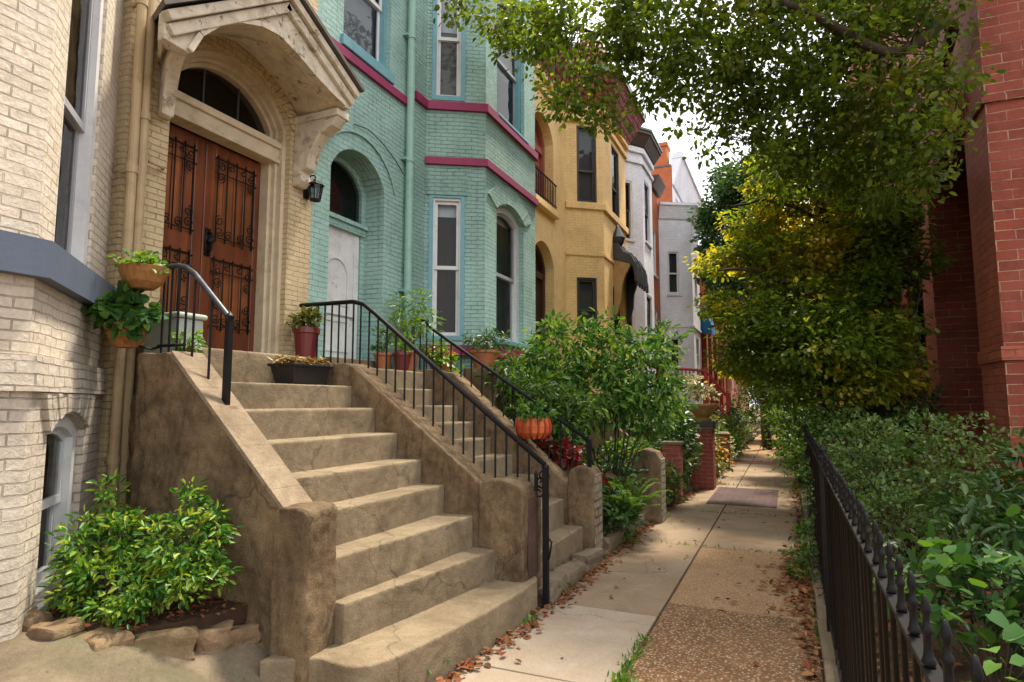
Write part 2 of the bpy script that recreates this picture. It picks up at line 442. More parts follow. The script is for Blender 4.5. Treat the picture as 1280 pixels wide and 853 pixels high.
M_CHEEK = concrete('weathered_stucco', (.26,.18,.10), (.062,.040,.022), 2.4, bmp=.9, stain=.55, rust=(.20,.12,.055), streak=.62, pits=.5, crack=.6)
M_COPING = concrete('cheek_cap_concrete', (.32,.25,.165), (.13,.09,.055), 4.5, bmp=.7, stain=.5, pits=.5)
M_SLAB = concrete('path_concrete', (.40,.335,.26), (.28,.22,.155), 2.0, bmp=.25, stain=.4, rust=(.33,.23,.15), pits=.45, crack=.5)
M_SLABDK = concrete('path_concrete_old', (.31,.235,.16), (.20,.14,.085), 1.5, bmp=.25, stain=.45, rust=(.27,.16,.08), pits=.45, crack=.6)
M_AGG = concrete('pebble_aggregate_dark', (.20,.115,.055), (.11,.06,.03), 1.6, speck=58, speckcols=[(.36,.19,.085),(.22,.10,.045),(.46,.31,.18),(.14,.07,.035),(.40,.23,.11),(.55,.42,.29)], bmp=.6, stain=.5)
M_AGGLT = concrete('pebble_aggregate_light', (.33,.21,.115), (.22,.13,.065), 1.6, speck=75, speckcols=[(.44,.27,.14),(.32,.18,.085),(.52,.37,.22),(.27,.15,.07),(.46,.29,.15)], bmp=.5, stain=.4)
M_GROUND = concrete('packed_soil', (.13,.085,.05), (.07,.042,.024), 3, bmp=.8, stain=.5)
M_APRON = concrete('old_concrete_apron', (.23,.18,.12), (.085,.06,.04), 2.6, bmp=1.0, stain=.7, rust=(.10,.11,.05), pits=.6)
M_KERB = concrete('kerb_stone', (.25,.195,.135), (.12,.085,.055), 4, bmp=.8, stain=.5, rust=(.15,.13,.05))
M_STONE = concrete('edging_stone', (.30,.20,.115), (.13,.08,.045), 6, bmp=.9, stain=.5, rust=(.12,.11,.04))
M_MULCH = concrete('dark_mulch', (.075,.04,.022), (.03,.017,.01), 9, bmp=1., stain=.5)
M_TERRA = plain('terracotta', (.36,.12,.045), .75, .2, 9, dirt=(.3,.2,.13))
M_REDPOT = plain('red_glazed_pot', (.15,.022,.022), .35, .2, 6, spec=.5)
M_BLACKPL = plain('black_plastic', (.015,.014,.014), .5, .2, 9)
M_PALE = plain('pale_green_plastic', (.38,.42,.36), .5, .1, 6)
M_OCHREPOT = plain('ochre_urn', (.42,.25,.09), .7, .2, 7, dirt=(.2,.12,.05))
M_WICKER = plain('coco_basket', (.33,.15,.045), .9, .35, 30, bmp=.9, dirt=(.16,.07,.02))
M_STRIPE = plain('orange_red_basket', (.55,.13,.03), .6, .35, 8, dirt=(.45,.04,.02), dirt_amt=.8)
M_BARK = plain('bark', (.055,.036,.024), .9, .35, 12, bmp=.9, dirt=(.09,.075,.055))
M_STEM = plain('green_stem', (.10,.11,.04), .7, .3, 14)
M_DARK = plain('room_gloom_black', (.018,.015,.013), .9, .3, 3, bmp=0)  # near-black panels paint the gloom of rooms and stop light leaking in
M_ROOF = plain('roof_felt', (.12,.11,.11), .9, .2, 4)
M_BLINDS = slats('window_blind', (.05,.045,.04), (.24,.22,.205), 110)
M_BLINDSW = slats('pale_blind', (.10,.10,.11), (.42,.42,.44), 110)
M_SHADE = plain('pale_roller_shade', (.62,.64,.68), .9, .1, 2, bmp=.05)
M_CURT = curtainmat('brown_curtain', (.035,.022,.014))
M_CURTG = curtainmat('grey_curtain', (.07,.07,.07))
M_GLASS = glassmat(); M_GLASSR = glassmat('old_window_glass', (.55,.58,.6), 1.6)
M_AWN = plain('blue_awning_cloth', (.02,.16,.34), .8, .12, 3, bmp=.1)
M_REDPAINT = plain('red_porch_paint', (.30,.02,.025), .5, .15, 6)
M_DKCORN = plain('dark_brown_cornice', (.07,.045,.032), .6, .25, 5)
M_GREENLIP = plain('green_gutter_paint', (.10,.17,.10), .5, .2, 5)
M_CANOPY = plain('black_tin_canopy', (.02,.021,.026), .4, .35, 6, spec=.6, bmp=.5, dirt=(.07,.055,.04))
M_BRASS = plain('tarnished_brass', (.14,.10,.05), .4, .2, 9, metal=.6)
def tiles(name):
    m, nt, b, o = newmat(name); uv = coords(nt, 'UV')
    mp = nd(nt, 'Mapping'); mp.inputs['Scale'].default_value = (7, 8, 1); nt.links.new(uv, mp.inputs[0])
    v = nd(nt, 'TexVoronoi'); v.inputs['Scale'].default_value = 1; v.inputs['Randomness'].default_value = .25; nt.links.new(mp.outputs[0], v.inputs['Vector'])
    c = ramp(nt, v.outputs['Distance'], [(.15, (.42,.10,.085)), (.42, (.26,.05,.045)), (.62, (.06,.018,.016))])
    c = mix(nt, 1., c, ramp(nt, noise(nt, coords(nt, 'World'), 6, 4), [(.3, .6), (.7, 1.25)]), 'MULTIPLY')
    nt.links.new(c, b.inputs['Base Color']); b.inputs['Roughness'].default_value = .7
    bump(nt, b, math_(nt, 'SUBTRACT', 1., v.outputs['Distance']), .9, .03); return m
M_TILES = tiles('red_fishscale_tiles')

# leaf colours
L_MID = leafmat('leaf_mid_green', [(.035,.085,.014), (.05,.12,.018), (.075,.15,.022), (.11,.19,.03)], .35)
L_CANOPY = leafmat('leaf_canopy', [(.06,.105,.014), (.085,.14,.018), (.12,.18,.022), (.18,.23,.026)], .58, patch=[(.16,.17,.02), (.20,.13,.02), (.15,.07,.015), (.11,.15,.02)], patch_scale=.7, patch_lo=.56, patch_hi=.74)
L_YEL = leafmat('leaf_autumn', [(.09,.155,.02), (.13,.21,.024), (.19,.27,.028), (.07,.12,.018)], .6,
                patch=[(.42,.34,.03), (.58,.46,.04), (.58,.30,.035), (.36,.40,.03), (.52,.44,.04)], patch_scale=.55, patch_lo=.475, patch_hi=.60)
L_DARK = leafmat('leaf_dark_green', [(.022,.06,.014), (.032,.08,.017), (.045,.10,.02), (.06,.125,.025)], .28, gloss=.5)
L_BOX = leafmat('leaf_small_shrub', [(.05,.10,.02), (.07,.14,.024), (.10,.18,.03), (.07,.11,.04), (.18,.24,.07)], .35)
L_BRIGHT = leafmat('leaf_bright', [(.05,.15,.018), (.08,.20,.02), (.13,.26,.025), (.22,.30,.03)], .38, gloss=.5)
L_BED = leafmat('leaf_bed_shrub', [(.025,.10,.015), (.045,.15,.018), (.08,.21,.022), (.17,.28,.03), (.26,.32,.03)], .36, rough=.42, gloss=.4)
L_BROAD = leafmat('leaf_broad_vine', [(.03,.085,.025), (.04,.11,.025), (.055,.14,.03), (.09,.19,.03)], .3, rough=.6, gloss=.2)
L_FIG = leafmat('leaf_fig', [(.025,.085,.02), (.04,.12,.025), (.065,.17,.03), (.11,.22,.03), (.19,.27,.04)], .38, rough=.5, gloss=.3)
L_FERN = leafmat('leaf_fern', [(.07,.16,.02), (.11,.21,.025), (.16,.27,.035)], .4)
L_FAR = leafmat('leaf_far_green', [(.05,.11,.02), (.075,.14,.025), (.10,.17,.03), (.15,.2,.035)], .38)
L_DRY = leafmat('leaf_dry', [(.16,.055,.022), (.24,.10,.04), (.11,.045,.02), (.30,.15,.06), (.20,.06,.03)], .1, rough=.8, tint=(1,.8,.6), gloss=.15)
L_RED = leafmat('leaf_red', [(.16,.014,.014), (.24,.02,.018), (.10,.012,.012), (.06,.06,.015)], .3, tint=(1.3,.7,.6))
L_FLOWER = leafmat('petal_white_yellow', [(.6,.55,.4), (.62,.45,.1), (.5,.5,.42), (.12,.2,.04), (.1,.18,.03)], .3, tint=(1,1,.9))
L_ORFL = leafmat('petal_orange', [(.6,.18,.02), (.62,.30,.03), (.10,.2,.03), (.08,.17,.03)], .3, tint=(1,1,.8))
L_OLIVE = leafmat('leaf_olive', [(.10,.12,.03), (.15,.15,.03), (.08,.11,.025), (.2,.18,.04)], .3)

# ------------------------------------------------------------------ foliage
T_OVAL = (np.array([[0,0,0],[.42,.3,.10],[.42,.72,.07],[0,1,-.05],[-.42,.72,.07],[-.42,.3,.10],[0,.5,-.02]]) * np.array([.62,1,1]),
          [(0,1,2,6),(6,2,3,3),(0,6,4,5),(6,3,4,4)])
T_LANCE = (T_OVAL[0]*np.array([.62,1,1.3]), T_OVAL[1])
T_DIAM = (np.array([[0,0,0],[.30,.45,.08],[0,1,-.04],[-.30,.45,.08]]), [(0,1,2,2),(0,2,3,3)])
T_NARR = (np.array([[0,0,0],[.14,.4,.04],[0,1,-.12],[-.14,.4,.04]]), [(0,1,2,2),(0,2,3,3)])
T_HEART = (np.array([[0,0,0],[.34,-.10,.06],[.52,.22,.10],[.36,.62,.05],[0,1,-.12],[-.36,.62,.05],[-.52,.22,.10],[-.34,-.10,.06],[0,.4,0]]),
           [(0,1,2,8),(8,2,3,4),(0,8,6,7),(8,4,5,6)])
def norm(a): return a / np.maximum(np.linalg.norm(a, axis=1, keepdims=True), 1e-9)
def leaves(name, P, D, size, tmpl, mat, parent=None, up=.7, smooth=False):
    """P leaf bases, D tip directions, size per leaf; one mesh"""
    N = len(P); T, F = tmpl
    D = norm(D)
    ref = norm(RNG.normal(size=(N, 3))*(1-up) + np.array([0, 0, 1])*up)
    X = norm(np.cross(D, ref)); Z = np.cross(X, D)
    S = np.broadcast_to(np.asarray(size, float), (N,))[:, None, None]
    V = (T[None, :, 0:1]*X[:, None, :] + T[None, :, 1:2]*D[:, None, :] + T[None, :, 2:3]*Z[:, None, :])*S + P[:, None, :]
    k = len(T); off = np.array(org(parent)); V = (V.reshape(-1, 3) - off).astype(np.float32)
    tri = [f for f in F]
    loops = []; starts = []; pos = 0; tot = []
    for f in tri:
        g = f[:3] if f[2] == f[3] else f
        loops.append(g); tot.append(len(g))
    flat = np.array([i for g in loops for i in g]); per = len(flat)
    L = (np.arange(N)[:, None]*k + flat[None, :]).ravel().astype(np.int32)
    tt = np.tile(np.array(tot), N); st = np.concatenate([[0], np.cumsum(tt)[:-1]]).astype(np.int32)
    me = bpy.data.meshes.new(name)
    me.vertices.add(len(V)); me.vertices.foreach_set('co', V.ravel())
    me.loops.add(len(L)); me.loops.foreach_set('vertex_index', L)
    me.polygons.add(len(tt)); me.polygons.foreach_set('loop_start', st)
    me.update(calc_edges=True); me.validate()
    me.materials.append(mat)
    o = bpy.data.objects.new(name, me); C.objects.link(o); ORG[o.name] = org(parent)
    if parent is not None: o.parent = parent
    return o
def clumps(blobs, n_clump, per, rc, shell=.45, flat=.7, droop=.25, keep=None):
    """leaf bases and directions in clumps through ellipsoid blobs [(c, r)]"""
    vol = np.array([b[1][0]*b[1][1]*b[1][2] for b in blobs])**.75; cnt = np.maximum(1, (n_clump*vol/vol.sum()).astype(int))
    CC = []; OUT = []
    for (c, r), n in zip(blobs, cnt):
        d = norm(RNG.normal(size=(n, 3))); rad = (shell + (1-shell)*RNG.random((n, 1))**.6)
        d *= rad; CC.append(np.array(c) + d*np.array(r)); OUT.append(d)
    CC = np.vstack(CC); OUT = np.vstack(OUT)
    if keep is not None:
        k = keep(CC); CC = CC[k]; OUT = OUT[k]
    M = len(CC)
    szs = RNG.uniform(.55, 1.35, (M, 1, 1))
    q = RNG.normal(size=(M, per, 3)); q /= np.linalg.norm(q, axis=2, keepdims=True); q *= RNG.random((M, per, 1))**.45
    q[:, :, 2] *= flat
    P = CC[:, None, :] + q*rc*szs
    D = q + OUT[:, None, :]*.6 + RNG.normal(size=q.shape)*.5; D[:, :, 2] -= droop
    return P.reshape(-1, 3), D.reshape(-1, 3), CC
def stems(name, base, tips, r, mat, parent, spread=.05, bend=.15):
    mb = MB()
    for t in tips:
        b = Vector(base) + Vector((random.uniform(-spread, spread), random.uniform(-spread, spread), 0)); t = Vector(t)
        m = b.lerp(t, .5) + Vector((random.uniform(-1,1), random.uniform(-1,1), random.uniform(0,.8)))*bend*(t-b).length*.5
        pts = [b, b.lerp(m, .6)+Vector((0,0,.02)), m, m.lerp(t, .6), t]
        mb.tube(pts, [r, r*.85, r*.7, r*.5, r*.25], 6)
    return mb.build(name, mat, parent, smooth=True)
def shrub(name, label, cat, base, blobs, n_clump, per, rc, size, tmpl, mat, group=None, nstem=12, stem_r=.012, up=.6, droop=.2, shell=.4, keep=None, stem_mat=None):
    t = thing(name, label, cat, base, group)
    P, D, CC = clumps(blobs, n_clump, per, rc, shell=shell, droop=droop, keep=keep)
    leaves('foliage', P, D, size*RNG.uniform(.45, 1.45, len(P)), tmpl, mat, t, up)
    if nstem:
        idx = RNG.choice(len(CC), min(nstem, len(CC)), replace=False)
        stems('stem', base, CC[idx], stem_r, stem_mat or M_BARK, t)
    return t

# ------------------------------------------------------------------ camera, light, sky
cam = bpy.data.cameras.new('camera'); co = bpy.data.objects.new('camera', cam); C.objects.link(co)
PITCH, YAW = R(5.6302), R(23.8667)
cam.sensor_width = 36; cam.lens = 36*776/1280; cam.clip_start = .05; cam.clip_end = 600
co.location = (0, 0, 1.6); co.rotation_euler = (R(90)+PITCH, 0, YAW); SC.camera = co
def at(px, py, y):
    """the point of the place seen at (px, py) of the photograph, y metres up the street"""
    x = (px-640)/776; v = -(py-426.5)/776
    f = math.cos(PITCH) - v*math.sin(PITCH); u = math.sin(PITCH) + v*math.cos(PITCH)
    d = (x*math.cos(YAW) - f*math.sin(YAW), x*math.sin(YAW) + f*math.cos(YAW), u); t = y/d[1]
    return (d[0]*t, y, 1.6 + d[2]*t)

SUN_EL, SUN_AZ = R(68), R(22)          # azimuth from +Y (up the street) towards +X
w = bpy.data.worlds.new('World'); SC.world = w; w.use_nodes = True
nt = w.node_tree; nt.nodes.clear()
wo = nd(nt, 'OutputWorld'); bg = nd(nt, 'Background'); sky = nd(nt, 'TexSky', sky_type='NISHITA')
sky.sun_disc = False; sky.sun_elevation = SUN_EL; sky.sun_rotation = SUN_AZ; sky.air_density = 1.0; sky.dust_density = 5; sky.ozone_density = .6
cn = noise(nt, nd(nt, 'TexCoord').outputs['Generated'], 2.2, 6, .6, .4)
cl = ramp(nt, cn, [(.3, (.86,.87,.90)), (.7, (1.,1.,1.))])
sc_ = nd(nt, 'VectorMath', operation='SCALE'); nt.links.new(cl, sc_.inputs[0]); sc_.inputs['Scale'].default_value = 11.0
nt.links.new(mix(nt, .8, sky.outputs[0], sc_.outputs[0]), bg.inputs[0]); bg.inputs[1].default_value = .14
nt.links.new(bg.outputs[0], wo.inputs[0])
sl = bpy.data.lights.new('sun', 'SUN'); sl.energy = 5.0; sl.angle = R(7); sl.color = (1, .90, .74)
so = bpy.data.objects.new('sun', sl); C.objects.link(so)
sd = Vector((math.sin(SUN_AZ)*math.cos(SUN_EL), math.cos(SUN_AZ)*math.cos(SUN_EL), math.sin(SUN_EL)))
so.rotation_euler = sd.to_track_quat('Z', 'Y').to_euler(); so.location = (20, 20, 30)
SC.view_settings.view_transform = 'Standard'; SC.view_settings.look = 'None'; SC.view_settings.gamma = 1; SC.view_settings.exposure = .72
try: SC.view_settings.use_curve_mapping = False
except Exception: pass
SC.cycles.max_bounces = 6; SC.cycles.transparent_max_bounces = 10; SC.cycles.diffuse_bounces = 3; SC.cycles.glossy_bounces = 3
SC.cycles.caustics_reflective = False; SC.cycles.caustics_refractive = False; SC.cycles.use_denoising = True

# ------------------------------------------------------------------ windows
def window(h, fr, s0, s1, z0, z1, rise=0, rec=.10, cas=.07, m_cas=None, m_sash=None, split=.5, fill=None, fill_to=0., sill=None, sash_t=.05, glass=None, muntin=0, label=None, sill_p=.05, sill_h=.08, shade=0):
    m_cas = m_cas or M_WHT; m_sash = m_sash or M_WHT; glass = glass or M_GLASS
    mb = MB(); zs = z1-rise
    ou = arch(s0, s1, z0, zs, rise); inn = arch_in(s0, s1, z0, zs, rise, cas, .02)
    ring(mb, fr, ou, inn, -rec+.045, -rec-.05)
    wdw = mb.build('window', m_cas, h)
    if label: wdw['label'] = label
    a0, a1, b0, b1 = s0+cas, s1-cas, z0+.02, z1-cas
    zm = b0 + (b1-b0)*split
    for up in (0, 1):
        d = -rec+.005 - (0 if up else .03)
        mb = MB(); g = MB()
        if up:
            if rise > 0:
                o2 = arch_in(s0, s1, z0, zs, rise, cas); o2[0] = (o2[0][0], zm-.02); o2[1] = (o2[1][0], zm-.02)
                i2 = arch_in(s0, s1, z0, zs, rise, cas+sash_t*.8); i2[0] = (i2[0][0], zm+.03); i2[1] = (i2[1][0], zm+.03)
            else:
                o2 = rect(a0, a1, zm-.02, b1); i2 = rect(a0+sash_t*.8, a1-sash_t*.8, zm+.03, b1-sash_t)
        else:
            o2 = rect(a0, a1, b0, zm+.018); i2 = rect(a0+sash_t*.8, a1-sash_t*.8, b0+sash_t*1.2, zm-.025)
        ring(mb, fr, o2, i2, d, d-.028)
        for k in range(muntin):
            sx = i2[0][0] + (i2[1][0]-i2[0][0])*(k+1)/(muntin+1)
            mb.fbox(fr, sx-.01, sx+.01, i2[0][1], i2[2][1], d-.022, d-.002)
        mb.build('sash', m_sash, wdw)
        sheet(g, fr, i2, d-.014); g.build('pane', glass, wdw)
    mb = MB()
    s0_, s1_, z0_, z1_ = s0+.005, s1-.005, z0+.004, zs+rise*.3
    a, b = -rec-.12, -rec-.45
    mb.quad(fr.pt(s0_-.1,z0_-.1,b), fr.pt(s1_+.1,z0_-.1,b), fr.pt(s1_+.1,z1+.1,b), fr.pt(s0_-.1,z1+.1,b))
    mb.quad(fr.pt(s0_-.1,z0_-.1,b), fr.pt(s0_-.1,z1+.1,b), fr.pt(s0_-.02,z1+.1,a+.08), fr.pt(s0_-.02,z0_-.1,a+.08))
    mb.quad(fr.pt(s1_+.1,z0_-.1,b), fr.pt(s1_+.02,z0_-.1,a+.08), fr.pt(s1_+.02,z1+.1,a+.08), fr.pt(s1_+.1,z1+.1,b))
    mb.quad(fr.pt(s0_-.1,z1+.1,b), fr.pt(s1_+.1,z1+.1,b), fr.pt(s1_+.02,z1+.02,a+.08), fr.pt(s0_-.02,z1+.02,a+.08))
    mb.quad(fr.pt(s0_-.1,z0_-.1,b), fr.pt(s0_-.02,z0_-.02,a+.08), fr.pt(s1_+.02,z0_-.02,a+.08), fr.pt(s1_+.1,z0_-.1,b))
    mb.build('dark_backing', M_DARK, wdw)  # shallow black box behind the panes, room darkness put into its colour
    if fill:
        mb = MB(); zf = b0 + (b1+.05-b0)*fill_to
        mb.fbox(fr, a0-.02, a1+.02, zf, z1+.02 if rise == 0 else zs+rise*.9, -rec-.125, -rec-.115)
        mb.build('blind' if fill in (M_BLINDS, M_BLINDSW, M_SHADE) else 'curtain', fill, wdw)
    if shade:
        mb = MB(); mb.fbox(fr, a0-.02, a1+.02, z1-(z1-z0)*shade, z1+.02 if rise == 0 else zs+rise*.9, -rec-.11, -rec-.10); mb.build('roller_shade', M_SHADE, wdw)
    if sill:
        mb = MB(); mb.fbox(fr, s0-.05, s1+.05, z0-sill_h, z0-.003, -rec+.03, sill_p); mb.build('sill', sill, wdw, bevel=.008)
    return wdw
def house_shell(h, mb_pts, z0, z1, back=-12., z_roof=None, name='roof', m=None):
    """flat roof slab over the front outline and back to x = back"""
    mb = MB(); pts = [(p[0]-.03, p[1]) for p in mb_pts]
    zr = z_roof or z1
    poly = [(p[0], p[1], zr-.12) for p in pts] + [(back, pts[-1][1], zr-.12), (back, pts[0][1], zr-.12)]
    mb.prism(poly, (0, 0, .1)); mb.build(name, M_ROOF, h)
    mb = MB(); y0, y1 = mb_pts[0][1]+.02, mb_pts[-1][1]-.02
    xa, xb = mb_pts[0][0]-.02, mb_pts[-1][0]-.02
    mb.prism([(xa, y0, -.2), (back, y0, -.2), (back, y1, -.2), (xb, y1, -.2), (xb, y1-.05, -.2), (back+.05, y1-.05, -.2), (back+.05, y0+.05, -.2), (xa, y0+.05, -.2)], (0, 0, zr)); mb.build('rear_wall', M_REDLIT, h)

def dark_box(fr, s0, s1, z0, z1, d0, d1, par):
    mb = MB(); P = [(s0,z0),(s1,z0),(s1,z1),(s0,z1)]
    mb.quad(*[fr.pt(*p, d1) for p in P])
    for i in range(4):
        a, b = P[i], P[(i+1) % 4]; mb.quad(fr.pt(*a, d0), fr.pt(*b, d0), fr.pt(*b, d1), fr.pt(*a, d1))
    return mb.build('dark_backing', M_DARK, par)
# ------------------------------------------------------------------ greige bay house (nearest on the left)
GX, GY = -3.52, 1.884
h = thing('rowhouse', 'nearest greige painted brick house with canted bay and slate blue sill band', 'house', (GX, 0, .4))
GE = (-4.53, 2.894)
fF = Frame((GX, -2.2), (GX, GY)); fS = Frame((GX, GY), GE)
mb = MB()
wh = arch(.25, .98, 2.44, 4.62, .1); bh = arch(.27, 1.0, .52, 1.42, .11)
ZB = 1.60
wall(mb, fF, rect(0, fF.L, 1.84, 9), [rect(1.2, 2.3, 2.44, 4.7)], .16)
wall(mb, fS, rect(0, fS.L, 1.84, 9), [wh], .16)
mb.quad((-4.53,2.894,0), (-9,2.894,0), (-9,2.894,9), (-4.53,2.894,9))
mb.quad((-9,-2.2,0), (GX,-2.2,0), (GX,-2.2,9), (-9,-2.2,9))
mb.build('wall', M_GRAY, h)
mb = MB()
for f, hs in ((fF, [arch(1.2, 2.1, .52, 1.42, .11)]), (fS, [bh])):
    g = Frame(f.pt(0,0,.0), f.pt(f.L,0,.0)); wall(mb, g, rect(0, g.L, -.3, 1.66), hs, .15, .028)
mb.quad(fF.pt(fF.L,-.3,.028), fS.pt(0,-.3,.028), fS.pt(0,1.66,.028), fF.pt(fF.L,1.66,.028))
mb.build('basement_wall', M_GRAYLO, h)
# soldier course and splayed brick arch
mb = MB(); band(mb, [fF.pt(0,0), fF.pt(fF.L,0), fS.pt(fS.L,0)], 1.655, 1.835, .06, 0, .045); mb.build('brick_course', M_GRAYLO, h, bevel=.012)
for f, s0, s1 in ((fS, .27, 1.0), (fF, 1.2, 2.1)):
    mb = MB(); n = 11; c = (s0+s1)/2
    for i in range(n):
        u0, u1 = i/n, (i+1)/n - .012
        lo = lambda u: (s0-.03 + (s1-s0+.06)*u, 1.425 + .115*(1-(2*u-1)**2))
        hi = lambda u: (c + (s1-s0+.30)*(u-.5), 1.652)
        j = random.uniform(0, .012)
        a, b, c2, d2 = lo(u0), lo(u1), hi(u1), hi(u0)
        mb.prism([f.pt(*a, .02), f.pt(*b, .02), f.pt(*c2, .02), f.pt(*d2, .02)], f.n*(.03+j))
    mb.build('brick_arch', M_GRAYLO, h, bevel=.008)
mb = MB(); band(mb, [fF.pt(0,0), fF.pt(fF.L,0), fS.pt(fS.L+.02,0)], 2.235, 2.43, .075); mb.build('sill_band', M_BLUEBAND, h, bevel=.008)
window(h, fS, .25, .98, 2.44, 4.72, .1, .065, .075, M_WHT, M_GREYSASH, .43, M_CURTG, 0.0, glass=M_GLASSR)
window(h, fF, 1.2, 2.3, 2.44, 4.7, 0, .14, .085, M_WHT, M_GREYSASH, .43, M_CURTG, 0, glass=M_GLASSR)
window(h, fS, .27, 1.0, .52, 1.53, .11, .06, .075, M_WHT, M_WHT, .5, M_CURT, 0, sill=M_WHT, sill_p=.06, sill_h=.07)
window(h, fF, 1.2, 2.1, .52, 1.53, .11, .115, .08, M_WHT, M_WHT, .5, M_CURT, 0, sill=M_WHT, sill_p=.06)
house_shell(h, [(GX,-2.2), (GX,GY), GE], 0, 9, -9)

# ------------------------------------------------------------------ cream house with the big door
WX = -4.43
B0, B1 = 2.894, 4.88
h = thing('rowhouse', 'narrow cream painted brick house with carved wooden double door under a peaked hood', 'house', (WX, 3.9, 0))
f = Frame((WX, B0), (WX, B1))
S = lambda y: y - B0
dz0 = 2.02
door_hole = arch(S(3.25), S(4.56), dz0, 4.30, .40, 16)
mb = MB(); wall(mb, f, rect(0, f.L, -.3, 9), [door_hole], .30)
mb.quad((WX,B0,-.3), (-9,B0,-.3), (-9,B0,9), (WX,B0,9)); mb.build('wall', M_BEIGE, h)
# rowlock arch ring of bricks
mb = MB()
oa = arch_in(S(3.25), S(4.56), dz0, 4.30, .40, -.13, 0, 26); ia = arch_in(S(3.25), S(4.56), dz0, 4.30, .40, -.005, 0, 26)
for i in range(2, len(oa)-1):
    p, q, r_, t_ = oa[i], oa[i+1], ia[i+1], ia[i]
    lerp = lambda a, b, k: (a[0]+(b[0]-a[0])*k, a[1]+(b[1]-a[1])*k)
    mb.prism([f.pt(*t_, .001), f.pt(*lerp(t_, r_, .93), .001), f.pt(*lerp(p, q, .93), .001), f.pt(*p, .001)], f.n*(.02+random.uniform(0,.008)))
mb.build('brick_arch', M_BEIGE, h, bevel=.004)
# door casing: outer moulding, inner moulding, transom bar
mb = MB()
ring(mb, f, arch_in(S(3.25), S(4.56), dz0, 4.30, .40, -.0, 0, 16), arch_in(S(3.25), S(4.56), dz0, 4.30, .40, .045, 0, 16), -.06, -.30)
ring(mb, f, arch_in(S(3.25), S(4.56), dz0, 4.30, .40, .03, 0, 16), arch_in(S(3.25), S(4.56), dz0, 4.30, .40, .075, 0, 16), -.12, -.30)
ring(mb, f, arch_in(S(3.25), S(4.56), dz0, 4.30, .40, .065, 0, 16), arch_in(S(3.25), S(4.56), dz0, 4.30, .40, .11, 0, 16), -.165, -.30)
mb.fbox(f, S(3.27), S(4.54), 3.965, 4.14, -.27, -.10); mb.fbox(f, S(3.265), S(4.545), 4.10, 4.165, -.25, -.07); mb.fbox(f, S(3.27), S(4.54), 3.955, 3.99, -.25, -.085)
mb.build('door_casing', M_CREAMTRIM, h, bevel=.006)
mb = MB(); tr = arch_in(S(3.25), S(4.56), 4.166, 4.30, .40, .10, 0, 16); sheet(mb, f, tr, -.23); tl = mb.build('fanlight', M_GLASSR, h)
dark_box(f, S(3.1), S(4.7), 4.0, 4.8, -.301, -.6, tl)
for s in (3.72, 4.1): mb = MB(); mb.fbox(f, S(s)-.008, S(s)+.008, 4.166, 4.6, -.235, -.215); mb.build('glazing_bar', M_DKSASH, tl)
mb = MB(); mb.fbox(f, S(3.0), S(4.7), 1.9, 4.75, -.70, -.68); mb.fbox(f, S(3.0), S(4.7), 4.75, 4.77, -.68, -.3); mb.fbox(f, S(3.25), S(4.56), 3.93, 4.17, -.36, -.30); mb.build('dark_backing', M_DARK, h)  # added black panels keep light from leaking round the door and fanlight
